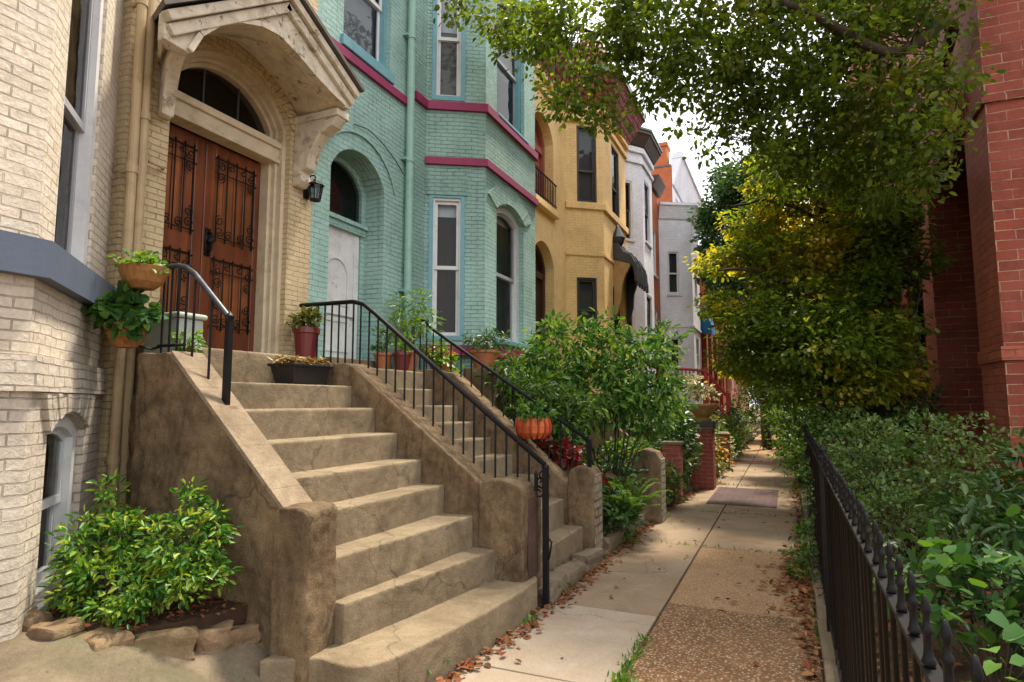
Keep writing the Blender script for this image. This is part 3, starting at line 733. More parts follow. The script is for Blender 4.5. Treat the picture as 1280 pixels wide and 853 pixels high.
# the two leaves
def scroll(mb, c, r, fr, d, turns=1.4, rad=.006, flip=1, a0=0):
    pts = []
    for i in range(15):
        k = i/14; a = a0 + flip*turns*2*math.pi*k; rr = r*(1-.75*k)
        pts.append(fr.pt(c[0]+rr*math.cos(a), c[1]+rr*math.sin(a), d))
    mb.tube(pts, rad, 5)
def leaf_door(y0, y1, hand):
    d = -.27; z0, z1 = dz0+.01, 3.955
    mb = MB()
    st = .105
    zr = [(z0, z0+.22), (z0+.86, z0+1.03), (z1-.12, z1)]
    for a, b in zr: mb.fbox(f, S(y0)+st, S(y1)-st, a, b, d-.05, d)
    mb.fbox(f, S(y0), S(y0)+st, z0, z1, d-.05, d+.001); mb.fbox(f, S(y1)-st, S(y1), z0, z1, d-.05, d+.001)
    dr = mb.build('door', M_DOORWOOD, h, bevel=.008)
    mb = MB(); a, b = S(y0)+st, S(y1)-st; n = 4
    for (q0, q1) in ((z0+.22, z0+.86), (z0+1.03, z1-.12)):
        for i in range(n):
            mb.fbox(f, a+(b-a)*i/n+.003, a+(b-a)*(i+1)/n-.003, q0, q1, d-.045, d-.022)
    mb.build('panel', M_DOORPANEL, dr, bevel=.006)
    mb = MB()
    for (q0, q1) in ((z0+.24, z0+.85), (z0+1.05, z1-.13)):
        nb = 5
        for i in range(nb):
            s = a+.02 + (b-a-.04)*i/(nb-1)
            mb.tube([f.pt(s, q0-.03, d+.012), f.pt(s, q1+.03, d+.012)], .0065, 6)
        for q in (q0+.01, q1-.01, q0+(q1-q0)*.82): mb.tube([f.pt(a-.01, q, d+.013), f.pt(b+.01, q, d+.013)], .006, 5)
        for side in (0, 1):
            s = a+.055 if side == 0 else b-.055
            for k, zz in enumerate((q0+.07, q0+.17, q1-.07, q1-.17) if q1-q0 > .7 else (q0+.08, q1-.09, q0+.2, q1-.2)):
                scroll(mb, (s, zz), .048, f, d+.016, 1.4, .0055, 1 if (k+side) % 2 else -1, k*1.6)
        for s in (a+(b-a)*.35, a+(b-a)*.65):
            scroll(mb, (s, q0+.05), .045, f, d+.016, 1.3, .0055, 1, .7); scroll(mb, (s, q1-.05), .04, f, d+.016, 1.3, .005, -1, 2.2)
    mb.build('iron_grille', M_IRON, dr, smooth=True)
    if hand:
        mb = MB(); s = S(y0)+.05
        mb.fbox(f, s-.028, s+.028, z0+.87, z0+1.12, d+.002, d+.012)
        mb.lathe([(.0,0),(.028,.0),(.034,.02),(.02,.05),(0,.055)], f.pt(s, z0+.98, d+.04), 12)
        mb.tube([f.pt(s, z0+1.08, d+.01), f.pt(s, z0+1.07, d+.06), f.pt(s, z0+.92, d+.06), f.pt(s, z0+.9, d+.01)], .009, 8)
        mb.build('handle', M_IRON, dr, smooth=True)
    return dr
leaf_door(3.20, 3.818, 0); leaf_door(3.822, 4.49, 1)
# peaked hood with arched soffit on two brackets
XF = -3.84
outer = [(2.74,4.10), (2.74,4.30), (3.84,5.14), (4.74,4.68), (4.74,4.48)]
sf = [(2.95,4.10),(3.03,4.27),(3.17,4.43),(3.36,4.57),(3.57,4.66),(3.76,4.69),(3.97,4.64),(4.2,4.56),(4.42,4.50),(4.63,4.46)]
inner = sf[::-1]
mb = MB()
poly = [(XF, y, z) for y, z in outer] + [(XF, y, z) for y, z in inner]
mb.prism(poly, (-.07, 0, 0))
def strip(mb, pts, x0, x1, t):                    # moulding along the gable line
    for (ya, za), (yb, zb) in zip(pts[:-1], pts[1:]):
        L = math.hypot(yb-ya, zb-za); ny, nz = -(zb-za)/L, (yb-ya)/L
        q = [(ya,za), (yb,zb), (yb+ny*t,zb+nz*t), (ya+ny*t,za+nz*t)]
        mb.prism([(x0, *p) for p in q], (x1-x0, 0, 0))
strip(mb, [(2.70,4.27),(3.84,5.14)], XF+.0, XF+.075, -.07); strip(mb, [(3.84,5.14),(4.79,4.655)], XF+.0, XF+.075, -.07)
strip(mb, [(2.74,4.20),(3.84,5.045)], XF+.0, XF+.04, -.08); strip(mb, [(3.84,5.045),(4.76,4.575)], XF+.0, XF+.04, -.08)
strip(mb, sf, XF+.0, XF+.03, .045)
hood = mb.build('door_hood', M_HOOD, h, bevel=.008)
mb = MB()                                          # boarded soffit, arched towards the wall
sb = [(3.24,4.36),(3.30,4.48),(3.40,4.60),(3.54,4.72),(3.70,4.80),(3.86,4.83),(4.05,4.80),(4.28,4.72),(4.50,4.60),(4.78,4.40)]
for i in range(9):
    mb.quad((XF-.06,*sf[i]), (XF-.06,*sf[i+1]), (WX,*sb[i+1]), (WX,*sb[i]))
mb.quad((XF-.06,2.74,4.10), (XF-.06,2.95,4.10), (WX,3.24,4.36), (WX,3.12,4.26)); mb.quad((XF-.06,4.63,4.46), (XF-.06,4.74,4.48), (WX,4.84,4.42), (WX,4.78,4.40))
mb.build('soffit', M_HOOD, hood)
mb = MB()
strip(mb, [(3.84,5.16),(4.80,4.67)], WX, XF+.11, .035)
T0 = [(XF+.11,2.66,4.27),(XF+.11,3.84,5.16),(WX,3.84,5.16),(WX,3.06,4.55)]
mb.prism(T0, (0,-.02,.03)); mb.build('hood_roof', M_HOODTOP, hood)
mb = MB(); mb.prism([(XF-.06,2.74,4.1),(XF-.06,2.74,4.3),(WX,3.12,4.55),(WX,3.12,4.26)], (0,.03,0)); mb.build('hood_side', M_HOOD, hood)
def bracket(y, w, zt, drop, parent, k=0):
    mb = MB(); prof = []
    x1 = XF-.05
    top = [(WX+.0, zt), (x1, zt)]
    curve = [(x1, zt-.10), (x1-.06, zt-.17), (x1-.14, zt-.20), (x1-.20, zt-.23), (x1-.27, zt-.31), (x1-.33, zt-.42), (x1-.37, zt-.55), (WX+.10, zt-drop+.14), (WX+.12, zt-drop+.05), (WX+.06, zt-drop), (WX, zt-drop)]
    mb.prism([(a, y, z) for a, z in top+curve], (0, w, 0))
    mb.prism([(WX, y-.02, zt-.02), (x1+.02, y-.02, zt-.02), (x1+.02, y-.02, zt-.09), (WX, y-.02, zt-.09)], (0, w+.04, 0))
    mb.v = [(a, b-k*(a-WX), c_) for a, b, c_ in mb.v]
    return mb.build('bracket', M_HOOD, parent, bevel=.012)
bracket(3.14, .11, 4.33, .50, hood, .52); bracket(4.60, .14, 4.46, .72, hood)
# rain pipes
def pipe(y, x, z0, z1, r, parent, m, clips=()):
    mb = MB(); mb.tube([(x,y,z0),(x,y,z1)], r, 12)
    for z in clips: mb.tube([(x,y,z-.03),(x,y,z+.03)], r*1.22, 12); mb.box(WX-.02, x, y-.012, y+.012, z-.015, z+.015)
    return mb.build('downpipe', m, parent, smooth=False)
pipe(2.90, WX+.10, .2, 8, .034, h, M_PIPE, (1.2, 3.3, 4.6)); pipe(2.99, WX+.07, .2, 8, .036, h, M_PIPE, (1.5, 2.55, 3.75))
mb = MB(); mb.tube([(WX+.07,3.05,3.42),(WX+.08,3.15,3.41),(WX+.02,3.2,3.42)], .014, 8); mb.build('pipe_spur', M_PIPE, h, smooth=True)
house_shell(h, [(WX,B0), (WX,B1)], 0, 9, -9)
# lantern
lz = 3.77; ly = 4.79
t = thing('wall_lantern', 'small black iron carriage lantern hanging on the cream wall right of the wooden door', 'lantern', (WX, ly, lz))
mb = MB(); lx = WX+.13
mb.fbox(f, S(ly)-.035, S(ly)+.035, lz-.1, lz+.12, 0.001, .02)
mb.tube([(WX+.02,ly,lz+.07),(WX+.06,ly,lz+.13),(WX+.11,ly,lz+.13),(lx,ly,lz+.10)], .008, 6)
mb.build('bracket', M_IRON, t, smooth=True)
mb = MB()
mb.lathe([(.0,.09),(.02,.085),(.035,.06),(.085,.03),(.09,.02),(.06,.018)], (lx,ly,lz), 8)
for i in range(6):
    a = i*math.pi/3; mb.tube([(lx+.075*math.cos(a),ly+.075*math.sin(a),lz+.02),(lx+.05*math.cos(a),ly+.05*math.sin(a),lz-.13)], .006, 5)
mb.lathe([(0,-.155),(.02,-.15),(.055,-.14),(.055,-.125),(0,-.125)], (lx,ly,lz), 8)
mb.build('cage', M_IRON, t)
mb = MB(); mb.lathe([(.046,-.125),(.068,.02)], (lx,ly,lz), 6); mb.build('glass', M_GLASSR, t)
mb = MB(); mb.tube([(WX+.03,ly,lz+.12),(WX+.035,ly-.01,lz+.3),(WX+.03,ly-.02,lz+.5)], .004, 5); mb.build('wire', M_IRON, t)

# ------------------------------------------------------------------ teal bay house
G0, G1 = 4.88, 10.35
BA, BB, BC, BD = (WX, 7.07), (-3.72, 7.50), (-3.72, 9.36), (WX, 9.86)
h = thing('rowhouse', 'teal painted brick house with magenta string courses and canted bay', 'house', (WX, 7, 0))
fM = Frame((WX, G0), BA); fB = Frame(BA, BB); fC = Frame(BB, BC); fD = Frame(BC, BD); fE = Frame(BD, (WX, G1))
S = lambda y: y - G0; SCf = lambda y: y - 7.50
GH = 10.2
dh = arch(S(5.16), S(6.14), 2.06, 4.16, .33, 16); uw = rect(S(5.30), S(6.20), 5.72, 7.45)
bl = rect(.06, .545, 2.43, 4.42); bu = rect(.075, .535, 5.79, 7.75)
cl_ = arch(SCf(7.86), SCf(8.86), 2.50, 4.36, .16); cu = arch(SCf(7.86), SCf(8.90), 5.80, 7.6, .22)
cb = rect(SCf(7.9), SCf(8.5), 1.35, 1.85)
mb = MB()
wall(mb, fM, rect(0, fM.L, -.3, GH), [dh, uw], [.34, .12])
wall(mb, fB, rect(0, fB.L, -.3, GH), [bl, bu], .09)
wall(mb, fC, rect(0, fC.L, -.3, GH), [cl_, cu, cb], [.16, .13, .1])
wall(mb, fD, rect(0, fD.L, -.3, GH), [rect(.1,.6,2.43,4.42), rect(.1,.6,5.79,7.75)], .09)
wall(mb, fE, rect(0, fE.L, -.3, GH)); mb.build('wall', M_GREEN, h)
mb = MB(); band(mb, [fM.pt(0,0), fM.pt(1.70,0)], 5.46, 5.56, .045); mb.build('string_course', M_MAG, h, bevel=.006)
for z0, z1 in ((5.64, 5.755), (4.855, 4.955), (2.22, 2.36)):
    mb = MB(); band(mb, [fB.pt(0,0) if z0 != 5.64 else fM.pt(fM.L-.32,0), BA, BB, BC, BD] if z0 == 5.64 else [BA, BB, BC, BD], z0, z1, .05 if z0 > 3 else .085)
    mb.build('string_course', M_MAG, h, bevel=.006)
mb = MB(); band(mb, [(WX,G0), BA, BB, BC, BD, (WX,G1)], 9.3, GH, .12, 0, .45); mb.build('cornice', M_MAG, h)
# projecting hood moulds of brick over the openings
mb = MB()
oa = arch_in(S(5.16), S(6.14), 2.06, 4.16, .33, -.22, 0, 20); ia = arch_in(S(5.16), S(6.14), 2.06, 4.16, .33, -.19, 0, 20)
for i in range(2, len(oa)-1): mb.prism([fM.pt(*ia[i],.001), fM.pt(*ia[i+1],.001), fM.pt(*oa[i+1],.001), fM.pt(*oa[i],.001)], fM.n*.022)
mb.build('label_mould', M_GREEN, h)
mb = MB(); mb.fbox(fB, .02, .58, 4.425, 4.80, .0015, .02); mb.build('lintel', M_GREEN, h, bevel=.006)
mb = MB()
for i, (p, q) in enumerate(zip(arch_in(SCf(7.86),SCf(8.86),2.5,4.36,.16,-.02,0,20)[2:], arch_in(SCf(7.86),SCf(8.86),2.5,4.36,.16,-.30,0,20)[2:])):
    if i == 0: pp, qq = p, q; continue
    k = .92; lp = (pp[0]+(p[0]-pp[0])*k, pp[1]+(p[1]-pp[1])*k); lq = (qq[0]+(q[0]-qq[0])*k, qq[1]+(q[1]-qq[1])*k)
    mb.prism([fC.pt(*pp,.001), fC.pt(*lp,.001), fC.pt(*lq,.001), fC.pt(*qq,.001)], fC.n*(.014+random.uniform(0,.006))); pp, qq = p, q
mb.build('brick_arch', M_GREEN, h, bevel=.004)
# windows
window(h, fM, S(5.30), S(6.20), 5.72, 7.45, 0, .11, .05, M_BLUE, M_WHT, .5, M_SHADE, .1, sill=M_BLUE, sill_h=.13, glass=M_GLASSR)
def blue_surround(fr, s0, s1, z0, z1, t, par):
    mb = MB(); ring(mb, fr, rect(s0, s1, z0, z1), rect(s0+t, s1-t, z0+t*1.1, z1-t*.5), .012, -.06); return mb.build('window_surround', M_BLUE, par, bevel=.006)
blue_surround(fB, .06, .545, 2.43, 4.42, .055, h); blue_surround(fB, .075, .535, 5.79, 7.75, .06, h)
window(h, fB, .10, .51, 2.47, 4.40, 0, .06, .04, M_WHT, M_WHT, .5, M_CURT, 0, sash_t=.045, shade=.12)
window(h, fB, .12, .49, 5.84, 7.74, 0, .06, .035, M_WHT, M_WHT, .47, M_BLINDS, 0, sash_t=.045, shade=.45)
window(h, fC, SCf(7.86), SCf(8.86), 2.50, 4.52, .16, .13, .09, M_WHT, M_GREYSASH, .5, M_CURTG, 0, sill=M_BLUE, muntin=0, shade=.1)
window(h, fC, SCf(7.86), SCf(8.90), 5.80, 7.82, .22, .10, .10, M_BLUE, M_GREYSASH, .5, M_SHADE, .45, sill=M_BLUE, glass=M_GLASSR)
window(h, fC, SCf(7.9), SCf(8.5), 1.35, 1.85, 0, .08, .05, M_BRASS, M_BRASS, .5, M_BLINDSW, 0)
window(h, fD, .1, .6, 2.43, 4.42, 0, .06, .05, M_BLUE, M_WHT, .5, M_CURT, 0); window(h, fD, .1, .6, 5.79, 7.75, 0, .06, .05, M_BLUE, M_WHT, .5, M_BLINDS, 0)
# white door in its deep arch
sd0, sd1 = S(5.20), S(6.10)
mb = MB(); D0 = -.30
ring(mb, fM, arch_in(S(5.16), S(6.14), 2.06, 4.16, .33, 0, 0, 16), arch_in(S(5.16), S(6.14), 2.06, 4.16, .33, .075, 0, 16), D0+.02, -.36)
mb.fbox(fM, S(5.18), S(6.12), 3.62, 3.745, D0-.05, D0+.05); mb.fbox(fM, S(5.18), S(6.12), 3.70, 3.75, D0-.05, D0+.08); mb.build('door_casing', M_GREEN, h)
mb = MB(); mb.fbox(fM, S(5.24), S(6.06), 2.08, 3.62, D0-.05, D0-.01)
dr = mb.build('door', M_WHITEDOOR, h)
mb = MB()
ring(mb, fM, arch(S(5.40), S(5.90), 2.72, 3.12, .20), arch_in(S(5.40), S(5.90), 2.72, 3.12, .20, .06, .05), D0+.012, D0-.012)
ring(mb, fM, rect(S(5.40), S(5.90), 2.18, 2.58), rect(S(5.45), S(5.85), 2.23, 2.53), D0+.008, D0-.012)
mb.fbox(fM, S(5.33), S(5.97), 2.60, 2.70, D0-.01, D0+.03); mb.fbox(fM, S(5.245), S(5.33), 2.08, 3.615, D0-.01, D0+.006); mb.fbox(fM, S(5.97), S(6.055), 2.08, 3.615, D0-.01, D0+.006)
mb.build('moulding', M_WHITEDOOR, dr, bevel=.008)
mb = MB(); mb.fbox(fM, S(5.335), S(5.36), 2.5, 3.4, D0, D0+.018); scroll(mb, (S(5.345), 3.3), .04, fM, D0+.02); mb.build('lock_plate', M_BRASS, dr)
mb = MB(); sheet(mb, fM, arch_in(S(5.16), S(6.14), 3.74, 4.16, .33, .07, 0, 16), D0-.02); tl = mb.build('fanlight', M_GLASSR, h)
dark_box(fM, S(5.0), S(6.3), 1.9, 4.7, -.345, -.6, tl)
mb = MB(); px_ = WX+.075; py_ = 6.57
mb.tube([(px_,py_,2.0),(px_,py_,9.3)], .05, 12)
for z in (3.0, 4.72, 6.4): mb.tube([(px_,py_,z-.03),(px_,py_,z+.03)], .06, 12); mb.box(WX-.02, px_, py_-.1, py_+.1, z-.012, z+.012)
mb.build('downpipe', M_GPIPE, h)
mb = MB(); pts = [fM.pt(S(5.5), 4.76, .03), fM.pt(S(5.75), 4.80, .03), fM.pt(S(6.0), 4.76, .03), fM.pt(S(6.3), 4.64, .03), fM.pt(S(6.5), 4.52, .03)]; mb.tube(pts, .006, 5); mb.build('cable', M_IRON, h)
house_shell(h, [(WX,G0), BA, BB, BC, BD, (WX,G1)], 0, GH-.2, -9)

# ------------------------------------------------------------------ ochre bay house
Y0, Y1 = 10.35, 16.3
YA, YB, YC, YD = (WX, 13.0), (-3.7, 13.55), (-3.7, 15.75), (WX, 16.25)
h = thing('rowhouse', 'ochre yellow painted house with red fish scale tile cornice beyond the teal house', 'house', (WX, 13, 0))
fM = Frame((WX, Y0), YA); fB = Frame(YA, YB); fC = Frame(YB, YC); fD = Frame(YC, YD)
S = lambda y: y - Y0; YH = 9.6
lo = arch(S(10.98), S(12.22), 2.25, 4.42, .44); up = arch(S(10.98), S(12.22), 5.68, 7.15, .42)
mb = MB()
wall(mb, fM, rect(0, fM.L, -.3, YH), [lo, up], .30)
wall(mb, fB, rect(0, fB.L, -.3, YH), [rect(.25,.73,3.12,4.40), rect(.28,.76,6.14,7.95)], .1)
wall(mb, fC, rect(0, fC.L, -.3, YH), [rect(.75,1.45,3.12,4.35), rect(.8,1.55,6.15,7.9)], .1)
wall(mb, fD, rect(0, fD.L, -.3, YH)); mb.build('wall', M_YELL, h)
pl = [fM.pt(fM.L-.0,0), YB, YC, YD]
for z0, z1, t0 in ((4.90, 4.97, .03), (5.98, 6.12, .06)):
    mb = MB(); band(mb, pl, z0, z1, t0); mb.build('string_course', M_YELL, h)
mb = MB(); band(mb, [fM.pt(0,0), *pl], 8.02, 8.14, .06); mb.build('corbel_course', M_YELL, h)
mb = MB(); band(mb, [fM.pt(0,0), *pl], 8.28, 8.38, .10); mb.build('corbel_course', M_YELL, h)
mb = MB(); band(mb, [fM.pt(0,0), *pl], 8.38, 9.05, .10, 0, .48); mb.build('tile_cornice', M_TILES, h)
mb = MB(); band(mb, [fM.pt(0,0), *pl], 9.05, 9.20, .52); mb.build('gutter', M_GREENLIP, h, bevel=.02)
mb = MB()
cx, cy = -3.95, 13.45
mb.lathe([(.42,8.9),(.46,9.05),(.40,9.06),(.40,9.5),(.46,9.52),(.46,9.62),(.30,9.95),(.12,10.15),(0,10.2)], (cx,cy,0), 8); mb.build('corner_turret', M_TILES, h)
for fr, s0, s1, z0, z1 in ((fB,.25,.73,3.12,4.40), (fB,.28,.76,6.14,7.95), (fC,.75,1.45,3.12,4.35), (fC,.8,1.55,6.15,7.9)):
    window(h, fr, s0, s1, z0, z1, 0, .06, .04, M_DKSASH, M_DKSASH, .42, M_BLINDSW, 0, sill=M_YELL, glass=M_GLASSR)
for z0, zs, rise, door in ((2.25,4.42,.44,1), (5.68,7.15,.42,0)):
    mb = MB(); ring(mb, fM, arch(S(10.98),S(12.22),z0,zs,rise), arch_in(S(10.98),S(12.22),z0,zs,rise,.10,0), -.2, -.32)
    mb.fbox(fM, S(11.05), S(12.15), zs-.25, zs-.12, -.3, -.21); mb.build('door_casing', M_DARKDOOR if door else M_REDLIT, h)
    mb = MB(); sheet(mb, fM, arch_in(S(10.98),S(12.22),z0,zs,rise,.08,0), -.29); dr = mb.build('door', M_DARKDOOR if door else M_REDLIT, h)
    mb = MB()
    for a, b in ((11.12,11.55), (11.65,12.08)):
        ring(mb, fM, rect(S(a),S(b),z0+.15,z0+.8), rect(S(a)+.06,S(b)-.06,z0+.21,z0+.74), -.275, -.29); ring(mb, fM, rect(S(a),S(b),z0+.95,zs-.35), rect(S(a)+.06,S(b)-.06,z0+1.01,zs-.41), -.275, -.29)
    mb.build('panel', M_DARKDOOR if door else M_REDLIT, dr)
mb = MB(); mb.fbox(fM, S(10.9), S(12.3), 5.50, 5.64, -.2, .12); mb.build('sill', M_YELL, h, bevel=.01)
mb = MB()
for i in range(13): mb.tube([fM.pt(S(10.98)+.1*i, 5.64, .06), fM.pt(S(10.98)+.1*i, 6.22, .06)], .01, 5)
mb.tube([fM.pt(S(10.95),6.22,.06), fM.pt(S(12.25),6.22,.06)], .016, 6); mb.tube([fM.pt(S(10.95),5.75,.06), fM.pt(S(12.25),5.75,.06)], .012, 6)
mb.build('balcony_railing', M_IRON, h)
house_shell(h, [(WX,Y0), YA, YB, YC, YD], 0, 9.1, -9)

h_ochre = h
# ------------------------------------------------------------------ white bay house with black tin door canopy
h = thing('rowhouse', 'pale white painted bay house with dark brown cornice beyond the ochre house', 'house', (WX, 18.5, 0))
WA, WB, WC, WD = (WX, 16.9), (-3.7, 17.9), (-3.7, 19.35), (WX, 19.9)
fM = Frame((WX,16.3), WA); fB = Frame(WA, WB); fC = Frame(WB, WC); fD = Frame(WC, WD); fE = Frame(WD, (WX,21.3))
mb = MB()
wall(mb, fM, rect(0,fM.L,-.3,9.55)); wall(mb, fB, rect(0,fB.L,-.3,9.55), [rect(.35,.85,3,4.6), rect(.35,.85,6.3,8.05)], .1)
wall(mb, fC, rect(0,fC.L,-.3,9.55), [rect(.3,1.1,3,4.8), rect(.3,1.1,6.4,8.3)], .1); wall(mb, fD, rect(0,fD.L,-.3,9.55)); wall(mb, fE, rect(0,fE.L,-.3,9.55))
mb.build('wall', M_WHITE, h)
for fr, a, b, z0, z1 in ((fB,.35,.85,3,4.6),(fB,.35,.85,6.3,8.05),(fC,.3,1.1,3,4.8),(fC,.3,1.1,6.4,8.3)):
    window(h, fr, a, b, z0, z1, 0, .06, .06, M_WHT, M_DKSASH, .5, M_CURTG, .3, sill=M_WHT)
pl = [(WX,16.3), WA, WB, WC, WD, (WX,21.3)]
mb = MB(); band(mb, pl, 8.62, 8.72, .06); band(mb, pl, 8.95, 9.1, .08); mb.build('string_course', M_WHITE, h)
mb = MB(); band(mb, pl, 9.15, 9.45, .10, 0, .28); band(mb, pl, 9.45, 9.55, .31); mb.build('cornice', M_DKCORN, h)
mb = MB(); band(mb, pl, 9.55, 9.61, .34); mb.build('gutter', M_GREENLIP, h)
house_shell(h, pl, 0, 9.6, -9)
# its door
fk = Frame((WX,15.95), (WX,17.0))
mb = MB(); mb.fbox(fk, .1, 1.0, 2.3, 4.4, -.02, .02); dr = mb.build('door', M_DARKDOOR, h)

# ornate black tin canopy on the street corner of the ochre bay
mb = MB(); cz = 4.45; CXw = -3.70; y0, y1 = 14.35, 15.75
top = [(0, .98), (.12, .96), (.25, .74), (.42, .66), (.53, .44), (.55, .12), (.50, .10), (.47, .34), (.38, .44), (.2, .50), (0, .56)]
n = 10
for i in range(n):                                 # humped tin ribs, each a little different
    a, b = y0+(y1-y0)*i/n, y0+(y1-y0)*(i+1)/n-.008; q = .05*math.sin(i*1.9)
    mb.prism([(CXw+x, a, cz+z+q*(x > .05)) for x, z in top], (0, b-a, 0))
cano = mb.build('door_canopy', M_CANOPY, h_ochre, bevel=.012)
for i in range(n):
    y = y0+(y1-y0)*(i+.5)/n; mb = MB(); mb.prism([(CXw+.50,y-.06,cz+.14),(CXw+.56,y-.06,cz+.14),(CXw+.56,y+.06,cz+.14),(CXw+.50,y+.06,cz+.14)], (0,0,-.14-.08*(i%2))); mb.build('valance', M_CANOPY, cano, bevel=.01)
mb = MB(); mb.lathe([(.10,.9),(.15,1.0),(.17,1.1),(.10,1.25),(.03,1.40),(0,1.44)], (CXw+.1,y0+.12,cz), 8); mb.build('finial', M_CANOPY, cano)
for y, m in ((y0+.02, M_OCHREPOT), (y1-.14, M_CANOPY)):
    mb = MB(); br_ = [(0,.56),(.42,.5),(.40,.36),(.30,.2),(.2,-.1),(.17,-.45),(.08,-.75),(0,-.85)]
    mb.prism([(CXw+x,y,cz+z) for x,z in br_], (0,.12,0)); mb.build('bracket', m, cano, bevel=.015)

# ------------------------------------------------------------------ further houses on the left
h = thing('rowhouse', 'far pale lilac white house with one narrow white sash window above another', 'house', (-3.4, 22.3, 0))
A, B_, C_, D_ = (-4.06, 22.33), (-3.0, 22.93), (-3.0, 25.0), (WX, 25.3)
fA = Frame(A, B_); fC = Frame(B_, C_); fD = Frame(C_, D_)
wins = [rect(.30,.76,5.49,7.08), rect(.32,.74,2.82,3.95)]
mb = MB(); wall(mb, fA, rect(0,fA.L,-.3,8.7), wins, .1); wall(mb, fC, rect(0,fC.L,-.3,8.7), [rect(.6,1.4,5.5,7.1), rect(.6,1.4,2.8,4)], .1); wall(mb, fD, rect(0,fD.L,-.3,8.7)); mb.build('wall', M_WHITE, h)
for fr, a, b, z0, z1, fl in ((fA,.30,.76,5.49,7.08,M_CURTG), (fA,.32,.74,2.82,3.95,M_CURT), (fC,.6,1.4,5.5,7.1,M_CURTG), (fC,.6,1.4,2.8,4.,M_CURT)):
    window(h, fr, a, b, z0, z1, 0, .05, .05, M_WHT, M_WHT, .48, fl, 0, sill=M_WHT)
mb = MB(); band(mb, [A,B_,C_,D_], 8.25, 8.7, .06, 0, .22); band(mb, [A,B_,C_,D_], 8.7, 8.8, .27); mb.build('cornice', M_WHITE, h); mb = MB(); band(mb, [A,B_,C_,D_], 4.28, 4.36, .04); mb.build('string_course', M_WHITE, h)
house_shell(h, [A,B_,C_,D_], 0, 8.75, -9)
h = thing('rowhouse', 'narrow orange red brick house squeezed between the two white houses', 'house', (WX, 21.8, 0))
fr = Frame((-4.05,20.95), (-4.05,22.32)); mb = MB(); mb.quad((-9,20.95,-.3),(-4.05,20.95,-.3),(-4.05,20.95,9.4),(-9,20.95,9.4)); wall(mb, fr, rect(0,fr.L,-.3,9.4), [rect(.2,.8,3,4.8), rect(.2,.8,6,7.6)], .1); mb.build('wall', M_ORANGE, h)
for z0, z1 in ((3,4.8),(6,7.6)): window(h, fr, .2, .8, z0, z1, 0, .06, .05, M_WHT, M_WHT, .5, M_CURTG, .3, sill=M_WHT)
mb = MB(); band(mb, [(-4.05,20.95),(-4.05,22.3)], 9.0, 9.4, .1, 0, .3); mb.build('cornice', M_DKCORN, h); house_shell(h, [(-4.05,20.95),(-4.05,22.32)], 0, 9.4, -9)
# tall house: red side wall, white front with slanted cornice, chimney
h = thing('rowhouse', 'tall far house with red brick side wall and white cornice against the sky', 'house', (-4.0, 29, 0))
fr = Frame((-4.0,25.3), (-4.0,33.0)); mb = MB(); wall(mb, fr, rect(0,fr.L,-.3,11.2), [rect(.8+2.3*i, 1.8+2.3*i, z, z+1.9) for i in range(3) for z in (5.4, 8.3)], .12); mb.build('wall', M_WHITE, h)
mb = MB(); mb.quad((-9,25.3,-.3), (-4.0,25.3,-.3), (-4.0,25.3,11.3), (-9,25.3,11.3)); mb.build('side_wall', M_ORANGE, h); mb = MB(); mb.quad((-4,33,-.3), (-9,33,-.3), (-9,33,11.3), (-4,33,11.3)); mb.build('side_wall', M_ORANGE, h)
for i in range(3):
    for z in (5.4, 8.3): window(h, fr, .8+2.3*i, 1.8+2.3*i, z, z+1.9, 0, .08, .08, M_WHT, M_WHT, .5, M_CURTG, .3, sill=M_WHT)
mb = MB(); band(mb, [(-4,25.3),(-4,33)], 10.5, 11.6, .06, 0, .42); band(mb, [(-4,25.28),(-4,33)], 11.6, 11.85, .5); mb.build('cornice', M_WHITE, h, bevel=.02)
mb = MB(); mb.box(-4.75,-4.2,25.32,26.0,11,12.2); mb.box(-4.8,-4.15,25.27,26.05,12.2,12.35); mb.build('chimney', M_ORANGE, h)
house_shell(h, [(-4,25.3),(-4,33)], 0, 11.4, -9)
# lower orange brick bays in front of it
h = thing('rowhouse', 'far low orange brick house behind the red porch railing', 'house', (-2.95, 28, 0))
fa = Frame((-4.0,25.9), (-2.95,26.3)); fr = Frame((-2.95,26.3), (-2.95,37.5))
hs = [rect(.6+1.9*i, 1.5+1.9*i, 2.3, 4.5) for i in range(5)] + [rect(.6+1.9*i, 1.5+1.9*i, 5.6, 7.3) for i in range(5)]
mb = MB(); wall(mb, fr, rect(0,fr.L,-.3,8.0), hs, .15); wall(mb, fa, rect(0,fa.L,-.3,8.0)); mb.build('wall', M_ORANGE, h)
for q in hs: window(h, fr, q[0][0], q[1][0], q[0][1], q[2][1], 0, .1, .08, M_DKSASH, M_DKSASH, .5, M_CURT, 0, sill=M_REDPAINT)
mb = MB()
for y in (27.2, 29.2, 31.2): mb.box(-2.95,-2.85,y,y+.3,-.2,7.9)
mb.build('pilaster', M_REDLIT, h); mb = MB(); band(mb, [(-4,25.9),(-2.95,26.3),(-2.95,37.5)], 7.6, 8.0, .1, 0, .3); mb.build('cornice', M_DKCORN, h)
house_shell(h, [(-4,25.9),(-2.95,26.3),(-2.95,37.5)], 0, 8, -9)
h = thing('rowhouse', 'farthest red brick house at the end of the lane', 'house', (-3.2, 44, 0))
fr = Frame((-3.3,37.5), (-3.3,62)); hs = [rect(1+3*i, 2.2+3*i, z, z+2) for i in range(8) for z in (2.3, 5.6)]
mb = MB(); wall(mb, fr, rect(0,fr.L,-.3,9), hs, .15); mb.build('wall', M_REDLIT, h)
for q in hs: window(h, fr, q[0][0], q[1][0], q[0][1], q[2][1], 0, .1, .08, M_WHT, M_WHT, .5, M_CURTG, 0)
